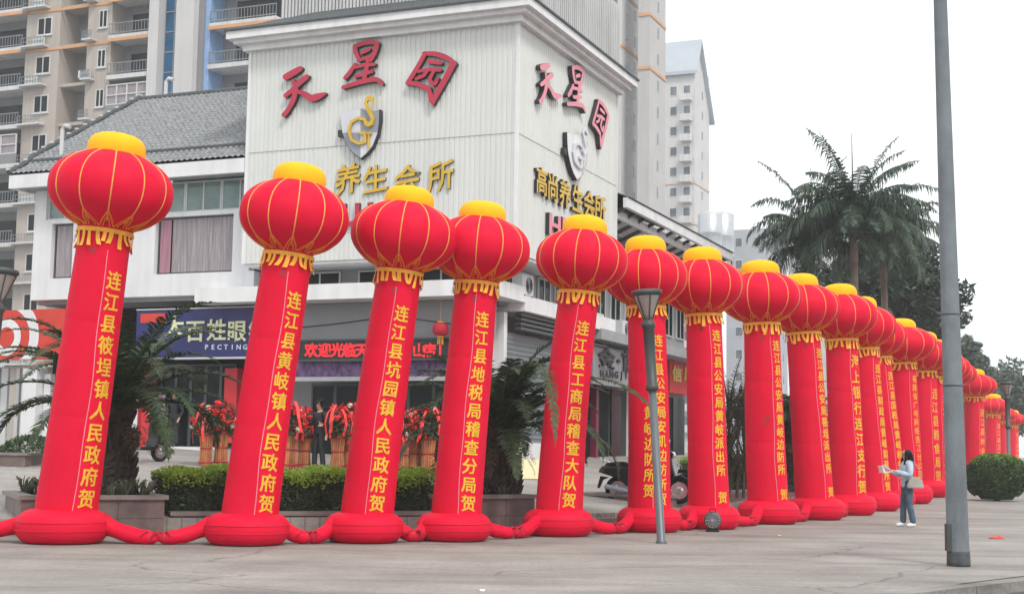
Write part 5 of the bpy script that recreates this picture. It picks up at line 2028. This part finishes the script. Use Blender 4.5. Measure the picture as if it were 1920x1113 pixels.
mb.lathe([(.156, -.01), (.157, .06), (.154, .16), (.152, .2)], 28, lambda x, y, z: V((g.x + x, g.y + .15 + y, z + (.03 * x if z > .1 else 0))))
obj('collar', mb, mat('dark_pole_foot', (.07, .075, .08), .8, .4, 6), cp, True)

# ---------------------------------------------------------------- people
def skin_mesh(name, verts, edges, rad, m, parent, sub=2, label=None):
    me = bpy.data.meshes.new('tmp')
    me.from_pydata([tuple(v) for v in verts], edges, [])
    o = bpy.data.objects.new('tmp', me)
    col.objects.link(o)
    sk = o.modifiers.new('s', 'SKIN')
    ss = o.modifiers.new('u', 'SUBSURF')
    ss.levels = sub
    for i, d in enumerate(me.skin_vertices[0].data):
        r_ = rad[i]
        d.radius = (r_, r_) if not hasattr(r_, '__len__') else r_
        d.use_root = (i == 0)
    dg = bpy.context.evaluated_depsgraph_get()
    m2 = bpy.data.meshes.new_from_object(o.evaluated_get(dg))
    bpy.data.objects.remove(o)
    bpy.data.meshes.remove(me)
    m2.name = name
    m2.materials.clear()
    m2.materials.append(m)
    m2.polygons.foreach_set('use_smooth', [True] * len(m2.polygons))
    ob = bpy.data.objects.new(name, m2)
    col.objects.link(ob)
    ob.parent = parent
    WM[ob.name] = WM[parent.name]
    return ob
def chain(vs_, es, rs, start, pts):
    i = start
    for p, r_ in pts:
        vs_.append(V(p))
        rs.append(r_)
        es.append((i, len(vs_) - 1))
        i = len(vs_) - 1
    return i
def person(label, loc, rotz, elbows, wrists, feet, top, legs, shoe, hair_long=True, jacket_z=.84, s=1.0):
    """local frame: x forward, y to the left, z up; 1.62 m tall"""
    r = thing('person', label, 'person', tuple(loc), rotz)
    def build(name, m, which, grow):
        vs_, es, rs = [V((0, 0, .90))], [], [.115 + grow]
        if which == 'top':
            chain(vs_, es, rs, 0, [((0, 0, .80), .118 + grow), ((0, 0, .765), .10 + grow)])
            es[:] = []
            vs_, es, rs = [V((0, 0, .78)), V((0, 0, .90))], [(0, 1)], [.125 + grow, .118 + grow]
        if which in ('body', 'top'):
            sp = chain(vs_, es, rs, len(vs_) - 1, [((.0, 0, 1.02), .105 + grow), ((.015, 0, 1.17), .118 + grow), ((.01, 0, 1.28), .11 + grow), ((.0, 0, 1.345), .075 + grow)])
            for k, sy in ((0, 1), (1, -1)):
                e, w_ = elbows[k], wrists[k]
                ends = [((0, sy * .10, 1.325), .066 + grow), ((0, sy * .165, 1.305), .058 + grow), (V((0, sy * .165, 1.305)).lerp(V(e), .5), .047 + grow), (e, .040 + grow), (V(e).lerp(V(w_), .5), .036 + grow), (w_, .027 + grow)]
                a = chain(vs_, es, rs, sp - 1, ends)
                if which == 'body':
                    d = (V(w_) - V(e)).normalized()
                    lat = V((0, 0, 1)).cross(d).normalized() if abs(d.z) < .9 else V((1, 0, 0))
                    pm = V(w_) + d * .06
                    a = chain(vs_, es, rs, a, [(pm, .026)])
                    for fi, (o, l_) in enumerate(((-.026, .062), (-.009, .075), (.009, .07), (.026, .055))):
                        b0 = pm + d * .02 + lat * o
                        chain(vs_, es, rs, a, [(b0, .0095), (b0 + d * l_ * .5 - V((0, 0, .008)), .0085), (b0 + d * l_ * .9 - V((0, 0, .028)), .007)])
                    chain(vs_, es, rs, a, [(pm - d * .01 - lat * sy * .033, .010), (pm + d * .035 - lat * sy * .045, .008)])
        if which == 'body':
            h = chain(vs_, es, rs, sp, [((.008, 0, 1.39), .048), ((.025, 0, 1.455), .066), ((.02, 0, 1.53), .082), ((.015, 0, 1.585), .055)])
            chain(vs_, es, rs, h - 2, [((.085, 0, 1.468), .03)])
            chain(vs_, es, rs, h - 1, [((.098, 0, 1.505), .020), ((.118, 0, 1.495), .012)])
        if which == 'legs':
            chain(vs_, es, rs, 0, [((0, 0, 1.0), .105 + grow)])
        if which in ('body', 'legs'):
            for k, sy in ((0, 1), (1, -1)):
                f = V(feet[k])
                kn_ = V((f.x * .35 + .03, sy * .085 + (f.y - sy * .085) * .4, .47))
                pts = [((.0, sy * .075, .84), .088 + grow), (V((0, sy * .085, .80)).lerp(kn_, .5), .074 + grow), (kn_, .055 + grow), (kn_.lerp(f + V((0, 0, .09)), .45), .05 + grow * 1.4), (f + V((0, 0, .10 if which == 'body' else .055)), .036 + grow * 2.2)]
                a = chain(vs_, es, rs, 0, pts)
                if which == 'body':
                    chain(vs_, es, rs, a, [(f + V((.03, 0, .045)), .036), (f + V((.13, 0, .035)), .028)])
        return skin_mesh(name, vs_, es, rs, m, r)
    build('body', M['skin'], 'body', 0)
    build('jacket', top, 'top', .02)
    build('trousers', legs, 'legs', .014)
    for k in (0, 1):
        f = V(feet[k])
        skin_mesh('shoe', [f + V((-.045, 0, .048)), f + V((.03, 0, .052)), f + V((.12, 0, .040)), f + V((.165, 0, .034))], [(0, 1), (1, 2), (2, 3)], [.046, .048, .044, .03], shoe, r)
    for sy in (-1, 1):
        mb = MB()
        mb.lathe([(.002, -.011), (.009, -.006), (.011, 0), (.009, .006), (.002, .011)], 10, lambda x, y, z: V((.094 + x * .6, sy * .031 + y, 1.528 + z * .7)))
        obj('eye', mb, M['black'], r, True, local=True)
    mb = MB()
    mb.tube([V((.098, -.025, 1.452)), V((.108, 0, 1.454)), V((.098, .025, 1.452))], .006, 6)
    obj('mouth', mb, M['dark_red'], r, True, local=True)
    if hair_long:
        vs_, es, rs = [V((-.02, 0, 1.535))], [], [.104]
        chain(vs_, es, rs, 0, [((.005, 0, 1.60), .072)])
        chain(vs_, es, rs, 0, [((-.045, 0, 1.45), .102), ((-.06, 0, 1.36), .10), ((-.07, .02, 1.26), .085), ((-.065, .02, 1.17), .05)])
        for sy in (-1, 1):
            chain(vs_, es, rs, 0, [((.035, sy * .068, 1.50), .038), ((.05, sy * .085, 1.40), .036), ((.08, sy * .09, 1.30), .032), ((.09, sy * .085, 1.22), .016)])
    else:
        vs_, es, rs = [V((-.012, 0, 1.555))], [], [.088]
        chain(vs_, es, rs, 0, [((.02, 0, 1.59), .066), ((.055, 0, 1.585), .03)])
        chain(vs_, es, rs, 0, [((-.035, 0, 1.49), .06)])
    skin_mesh('hair', vs_, es, rs, M['hair'], r)
    r.scale = (s, s, s)
    return r
g = G(1702, 987)
wr = ((.30, .10, 1.14), (.28, -.10, 1.12))
person('woman with long black hair in a pale denim jacket and jeans, reading white papers', (g.x, g.y, 0), PI + .12, ((.02, .235, 1.06), (.04, -.23, 1.05)), wr, ((-.09, .10, 0), (.06, -.09, 0)), M['denim_light'], M['denim'], M['shoe'])
Wm = Matrix.Translation((g.x, g.y, 0)) @ Matrix.Rotation(PI + .12, 4, 'Z')
pp = thing('papers', 'white sheets of paper held by the woman', 'papers', tuple(Wm @ V((.42, 0, 1.17))))
mb = MB()
for k in range(3):
    mb.hexa([Wm @ V(c) for c in ((.34 + .01 * k, -.13, 1.125 + .006 * k), (.56, -.12 - .01 * k, 1.10 + .006 * k), (.56, .12, 1.10 + .006 * k), (.34 + .01 * k, .13, 1.125 + .006 * k),
                                 (.345 + .01 * k, -.13, 1.129 + .006 * k), (.565, -.12 - .01 * k, 1.104 + .006 * k), (.565, .12, 1.104 + .006 * k), (.345 + .01 * k, .13, 1.129 + .006 * k))])
mb.hexa([Wm @ V(c) for c in ((.50, -.12, 1.118), (.55, -.12, 1.12), (.55, .12, 1.12), (.50, .12, 1.118), (.58, -.12, 1.245), (.585, -.12, 1.24), (.585, .12, 1.24), (.58, .12, 1.245))])
mb.hexa([Wm @ V(c) for c in ((.37, -.12, 1.149), (.375, -.12, 1.147), (.375, .12, 1.147), (.37, .12, 1.149), (.50, -.12, 1.262), (.505, -.12, 1.258), (.505, .12, 1.258), (.50, .12, 1.262))])
obj('sheet', mb, M['paper'], pp)
hb = thing('shoulder_bag', 'cream canvas bag hanging at the hip of the woman with papers', 'bag', tuple(Wm @ V((-.08, .23, .82))))
mb = MB()
def bagp(i, j):
    t = 2 * PI * i / 20
    f = j / 8
    ww_ = .18 * (1 - .25 * f ** 3) * (.75 + .25 * math.sin(PI * min(1, f + .35)))
    return Wm @ V((-.08 + ww_ * (abs(math.cos(t)) ** .6) * (1 if math.cos(t) > 0 else -1), .235 + .055 * math.sin(t) * (1 - .3 * f), .80 + .26 * f - .025 * math.sin(PI * i / 10) ** 2 * 0 - (.03 if j == 8 and 3 < i < 17 else 0)))
mb.grid(bagp, 20, 9, cu=True)
mb.f.append(tuple(len(mb.v) - 180 + i for i in range(20))[::-1])
obj('pouch', mb, M['bag'], hb, True)
mb = MB()
mb.tube([Wm @ V(p) for p in ((-.23, .235, 1.03), (-.20, .215, 1.15), (-.08, .185, 1.33), (.0, .15, 1.375), (.03, .19, 1.30), (.06, .225, 1.15), (.07, .235, 1.03))], .014, 6, flat=.6)
obj('strap', mb, M['bag'], hb, True)
b = on_plaza(600, 36)
person('man in a dark suit standing between the flower baskets', b, -PI * .72, ((-.02, .25, 1.06), (.08, -.24, 1.06)), ((.06, .30, .84), (.28, -.16, 1.12)), ((-.04, .11, 0), (.05, -.11, 0)), M['suit'], M['suit'], M['black'], False, s=1.06)
b = B(*[FH(328, 800, 1.4)[0], 1.35, 0])
b.z = gz(b.x, b.y)
person('person in black standing in the doorway of the left shop', b, -PI * .55, ((-.02, .25, 1.06), (-.02, -.25, 1.06)), ((.10, .20, .86), (.10, -.20, .86)), ((-.02, .10, 0), (.04, -.10, 0)), M['suit'], M['suit'], M['black'], False, s=1.04)

# ---------------------------------------------------------------- scooters
def scooter(label):
    r = thing('scooter', label, 'scooter', (0, 0, 0), 0, 'parked scooters')
    for x in (.62, -.60):
        w_ = MB()
        prof = [(.215 + .05 * math.cos(t), .05 * math.sin(t)) for t in [2 * PI * q / 10 for q in range(10)]]
        w_.grid(lambda i, j: V((x + prof[j][0] * math.cos(2 * PI * i / 24), prof[j][1], .265 + prof[j][0] * math.sin(2 * PI * i / 24))), 24, 10, cu=True, cv=True)
        wh = obj('wheel', w_, M['rubber'], r, True, local=True)
        w_ = MB()
        w_.lathe([(.17, -.03), (.12, -.02), (.04, -.045), (.04, .045), (.12, .02), (.17, .03)], 16, lambda a, b_, z: V((x + a, z, .265 + b_)))
        obj('rim', w_, M['chrome'], wh, local=True)
    def pr(name, poly, hw, m, sm=False, taper=.8):
        mb = MB()
        n = len(poly)
        cx_ = sum(p_[0] for p_ in poly) / n
        cz_ = sum(p_[1] for p_ in poly) / n
        sc_ = lambda p_, f: (cx_ + (p_[0] - cx_) * f, cz_ + (p_[1] - cz_) * f)
        layers = [(-hw, taper), (-hw * .75, 1), (hw * .75, 1), (hw, taper)]
        for y, f in layers:
            mb.v += [V((sc_(p_, f)[0], y, sc_(p_, f)[1])) for p_ in poly]
        for k in range(3):
            for i in range(n):
                i2 = (i + 1) % n
                mb.f.append((k * n + i, k * n + i2, (k + 1) * n + i2, (k + 1) * n + i))
        mb.f.append(tuple(range(n))[::-1])
        mb.f.append(tuple(3 * n + i for i in range(n)))
        return obj(name, mb, m, r, sm, local=True)
    pr('rear_body', [(-.98, .60), (-.92, .72), (-.55, .74), (-.12, .66), (-.10, .42), (-.25, .30), (-.45, .38), (-.72, .52)], .17, M['black'])
    pr('seat', [(-.88, .73), (-.80, .80), (-.50, .82), (-.30, .77), (-.08, .77), (-.05, .68), (-.5, .71)], .15, M['rubber'])
    pr('floorboard', [(-.2, .30), (.32, .30), (.40, .36), (.36, .40), (-.15, .38)], .17, M['black'])
    pr('leg_shield', [(.30, .36), (.40, .34), (.52, .60), (.46, .92), (.40, .94), (.40, .62)], .21, M['black'])
    pr('front_fender', [(.42, .40), (.50, .54), (.64, .575), (.80, .50), (.86, .40), (.80, .43), (.64, .54), (.50, .46)], .08, M['black'], taper=.97)
    pr('rear_fender', [(-.80, .50), (-.96, .52), (-1.02, .30), (-.98, .28), (-.90, .46)], .08, M['black'])
    pr('engine', [(-.62, .16), (-.2, .2), (-.18, .32), (-.6, .36)], .12, M['slate'])
    pr('handlebar_cowl', [(.34, .92), (.48, .90), (.52, .99), (.44, 1.05), (.34, 1.02)], .13, M['black'])
    mb = MB()
    mb.tube([V((.40, -.36, 1.03)), V((.44, -.15, 1.0)), V((.44, .15, 1.0)), V((.40, .36, 1.03))], .018, 8)
    obj('handlebar', mb, M['rubber'], r, True, local=True)
    mb = MB()
    mb.tube([V((.45, 0, .9)), V((.60, 0, .4)), V((.62, .0, .27))], [.04, .035, .03], 8)
    obj('fork', mb, M['slate'], r, True, local=True)
    for s_ in (-1, 1):
        mb = MB()
        mb.tube([V((.42, s_ * .20, 1.02)), V((.40, s_ * .24, 1.20))], .008, 5)
        a = obj('mirror', mb, M['black'], r, local=True)
        mb = MB()
        mb.lathe([(.01, -.012), (.06, -.008), (.065, 0), (.05, .01), (.01, .012)], 14, lambda a_, b_, z: V((.40 + z, s_ * .25 + a_, 1.23 + b_ * .7)))
        obj('mirror_glass', mb, M['chrome'], a, True, local=True)
    mb = MB()
    mb.lathe([(.01, .05), (.055, .035), (.075, 0), (.07, -.03)], 16, lambda a_, b_, z: V((.50 + z, a_, .97 + b_ * .8)))
    obj('headlight', mb, M['lens_white'], r, True, local=True)
    pr('tail_light', [(-1.0, .60), (-.97, .68), (-.93, .69), (-.93, .61)], .10, M['lens_red'])
    mb = MB()
    mb.tube([V((-.2, -.14, .2)), V((-.55, -.17, .26)), V((-.85, -.18, .33))], [.03, .055, .05], 10)
    obj('exhaust', mb, M['slate'], r, True, local=True)
    mb = MB()
    for s_ in (-1, 1):
        mb.tube([V((-.15, s_ * .08, .28)), V((-.22, s_ * .16, .01))], .014, 6)
    obj('centre_stand', mb, M['slate'], r, local=True)
    mb = MB()
    mb.tube([V((-.62, -.13, .74)), V((-.92, -.13, .86)), V((-1.0, 0, .88)), V((-.92, .13, .86)), V((-.62, .13, .74))], .013, 6)
    obj('grab_rail', mb, M['chrome'], r, True, local=True)
    return r
S1_ = scooter('black scooter parked between the fifth and sixth lantern columns')
b = on_plaza(1216, 31.5)
place(S1_, b, math.radians(-12), None, 1.1)
S2_ = dup(S1_)
b = on_plaza(1270, 32.4)
place(S2_, b, math.radians(150), 'black scooter parked between the sixth and seventh lantern columns')
S3_ = dup(S1_)
b = on_plaza(264, 36)
place(S3_, b, math.radians(52), 'dark scooter in front of the left shop beside the first date palm')

# cream board leaning near the shutters
b = on_plaza(992, 35.5)
bd = thing('notice_board', 'blank cream coloured board leaning in front of the roller shutters', 'board', tuple(b))
hh, hw_ = .48, .33
tl = lambda x, z, d: V((b.x + x * .95 + .12 * z, b.y + z * .35 + d + x * .2, b.z + .02 + z))
mb = MB()
mb.box(-hw_, hw_, 0, .02, 0, hh, lambda x, y, z: tl(x, z, y))
obj('panel', mb, M['board_cream'], bd)
mb = MB()
for x in (-hw_ + .05, hw_ - .05):
    mb.tube([tl(x, hh * .95, .03), tl(x, 0, .03) + V((0, .35, -.02))], .015, 6)
obj('prop', mb, M['frame_dark'], bd)

# ---------------------------------------------------------------- congratulation flower baskets
def basket(seed, label):
    rnd = random.Random(seed)
    r = thing('flower_basket', label, 'flower basket', (0, 0, 0), 0, 'red flower baskets on bamboo stands')
    mb = MB()
    for q in range(16):
        t = 2 * PI * q / 16
        mb.tube([V((.16 * math.cos(t), .16 * math.sin(t), 0)), V((.125 * math.cos(t), .125 * math.sin(t), .45)), V((.17 * math.cos(t + .1), .17 * math.sin(t + .1), .86))], .026, 5)
    obj('bamboo_stand', mb, M['bamboo'], r, local=True)
    for z, rr_ in ((.10, .185), (.46, .158), (.80, .198)):
        mb = MB()
        mb.tube([V((rr_ * math.cos(t), rr_ * math.sin(t), z)) for t in [2 * PI * q / 18 for q in range(19)]], .016, 5)
        obj('binding', mb, M['dark_red'], r, local=True)
    mb = MB()
    for _ in range(420):
        t, f = rnd.uniform(0, 2 * PI), rnd.random()
        rr_ = (.12 + .26 * math.sin(PI * min(1, f + .2))) * rnd.uniform(.6, 1.1)
        mb.leaf(V((rr_ * math.cos(t), rr_ * math.sin(t), .82 + .62 * f)), .07, None, rnd)
    obj('foliage', mb, M['basket_leaf'], r, local=True)
    for _ in range(26):
        mb = MB()
        t, f = rnd.uniform(0, 2 * PI), rnd.random()
        rr_ = (.16 + .24 * math.sin(PI * min(1, f + .15))) * rnd.uniform(.85, 1.15)
        c_ = V((rr_ * math.cos(t), rr_ * math.sin(t), .92 + .66 * f))
        for _k in range(16):
            v = V((rnd.gauss(0, 1), rnd.gauss(0, 1), rnd.gauss(0, 1))).normalized()
            mb.leaf(c_ + v * .04, .065, None, rnd)
        obj('flower', mb, M['flower_white'] if _ % 9 == 0 else M['flower_red'], r, local=True)
    mb = MB()
    for _ in range(9):
        t = rnd.uniform(0, 2 * PI)
        rr_ = rnd.uniform(.25, .36)
        z = rnd.uniform(1.1, 1.5)
        o = V((math.cos(t), math.sin(t), 0))
        sdv = V((-math.sin(t), math.cos(t), 0)) * rnd.uniform(.025, .04)
        pts = [o * rr_ * .5 + V((0, 0, z + .15)), o * rr_ + V((0, 0, z)), o * (rr_ + .08) + V((0, 0, z - .25)), o * (rr_ + .06) + sdv * rnd.uniform(-3, 3) + V((0, 0, z - rnd.uniform(.4, .62)))]
        vs_ = []
        for p_ in pts:
            vs_ += [p_ - sdv, p_ + sdv]
        mb.add(vs_, [(2 * k, 2 * k + 1, 2 * k + 3, 2 * k + 2) for k in range(3)])
    obj('ribbons', mb, M['ribbon'], r, local=True)
    return r
BK = [(388, 35.6, 'the first flower basket from the left, before the left shop'), (416, 35.9, 'flower basket just left of the second lantern column'),
      (546, 35.8, 'flower basket just right of the second lantern column'), (572, 36.3, 'flower basket to the left of the man in the dark suit'),
      (634, 36.0, 'flower basket to the right of the man in the dark suit'), (655, 36.5, 'flower basket just left of the third lantern column'),
      (756, 36.0, 'flower basket just right of the third lantern column'), (780, 36.4, 'middle flower basket between the third and fourth lantern columns'), (804, 36.1, 'flower basket just left of the fourth lantern column')]
protos = [basket(70 + k, 'x') for k in range(3)]
for k, (px, Y, lb) in enumerate(BK):
    o = protos[k] if k < 3 else dup(protos[k % 3])
    place(o, on_plaza(px, Y), k * 1.3, 'red ribboned ' + lb if not lb.startswith('the first') else lb, 1.0 + .05 * ((k * 7) % 3 - 1))
# small red paper lantern hanging under the canopy
t_, z_ = FH(826, 617, .4)
c_ = B(t_, .4, z_)
hl = thing('hanging_lantern', 'small dark red lantern hanging under the canopy beside the fourth lantern column', 'lantern', tuple(c_))
mb = MB()
n = 48
mb.grid(lambda i, j: c_ + V((math.cos(2 * PI * i / n) * .23 * (abs(math.cos((j / 12 - .5) * PI * .92)) ** .6) * (1 - .03 * (i % 4 == 0)), math.sin(2 * PI * i / n) * .23 * (abs(math.cos((j / 12 - .5) * PI * .92)) ** .6), .19 * math.sin((j / 12 - .5) * PI * .92))), n, 13, cu=True)
obj('globe', mb, M['dark_red'], hl, True)
mb = MB()
mb.lathe([(.09, .17), (.09, .22)], 16, lambda x, y, z: c_ + V((x, y, z)))
mb.lathe([(.09, -.22), (.09, -.17)], 16, lambda x, y, z: c_ + V((x, y, z)))
mb.tube([c_ + V((0, 0, .2)), V((c_.x, c_.y, 5.62))], .008, 5)
for q in range(10):
    t = 2 * PI * q / 10
    mb.tube([c_ + V((.07 * math.cos(t), .07 * math.sin(t), -.2)), c_ + V((.08 * math.cos(t), .08 * math.sin(t), -.42))], .008, 4)
obj('gilt_trim', mb, M['gold'], hl)

# red litter on the paving, right
g = G(1868, 1009)
rnd = random.Random(5)
mb = MB()
mb.grid(lambda i, j: g + V(((i - 3) * .045 + rnd.uniform(-.012, .012), (j - 2) * .05 + rnd.uniform(-.015, .015), .005 + rnd.uniform(0, .06) * (1 if 0 < i < 6 and 0 < j < 4 else .2))), 7, 5)
tag(obj('paper_scrap', mb, M['litter']), 'crumpled scrap of red paper lying on the paving right of the concrete pole', 'litter')
for k, (px, py, lb) in enumerate(((905, 1108, 'small pale scrap of litter near the bottom edge of the picture'), (1462, 1004, 'small pale scrap of litter near the eighth lantern column'))):
    g = G(px, py)
    mb = MB()
    mb.grid(lambda i, j: g + V(((i - 1.5) * .02 + rnd.uniform(-.006, .006), (j - 1) * .025, .004 + rnd.uniform(0, .02))), 4, 3)
    tag(obj('litter', mb, M['paper']), lb, 'litter')

# sagging service cables under the canopies
def cable(label, pts):
    mb = MB()
    q = []
    for a, b_ in zip(pts, pts[1:]):
        for k in range(8):
            f = k / 8
            q.append(a.lerp(b_, f) - V((0, 0, .18 * (a - b_).length * .12 * math.sin(PI * f))))
    q.append(pts[-1])
    mb.tube(q, .014, 5)
    tag(obj('service_cable', mb, M['cable']), label, 'cable')
cable('thin dark cable sagging across the grey frieze under the canopy', [B(1.3, .86, 4.85), B(4.0, .86, 5.2), B(tC - .4, .86, 4.9)])
cable('thin dark cable draped along the shop row wall above the signs', [B(.5, SW + .2, 4.9), B(.42, SW + 3, 4.75), B(.45, SW + 7, 4.95), B(.45, S1 - 1, 4.8)])

# ---------------------------------------------------------------- air: even haze round the whole scene
hz = MB()
hz.box(-905, 905, -305, 1505, -1.5, 64)
hm = bpy.data.materials.new('haze')
hm.use_nodes = True
n = hm.node_tree.nodes
n.clear()
pv = n.new('ShaderNodeVolumePrincipled')
pv.inputs['Color'].default_value = (.93, .96, 1, 1)
pv.inputs['Density'].default_value = .0007
pv.inputs['Anisotropy'].default_value = .2
mo = n.new('ShaderNodeOutputMaterial')
hm.node_tree.links.new(pv.outputs[0], mo.inputs['Volume'])
h_ = struct('haze', hz, hm, kind='stuff')
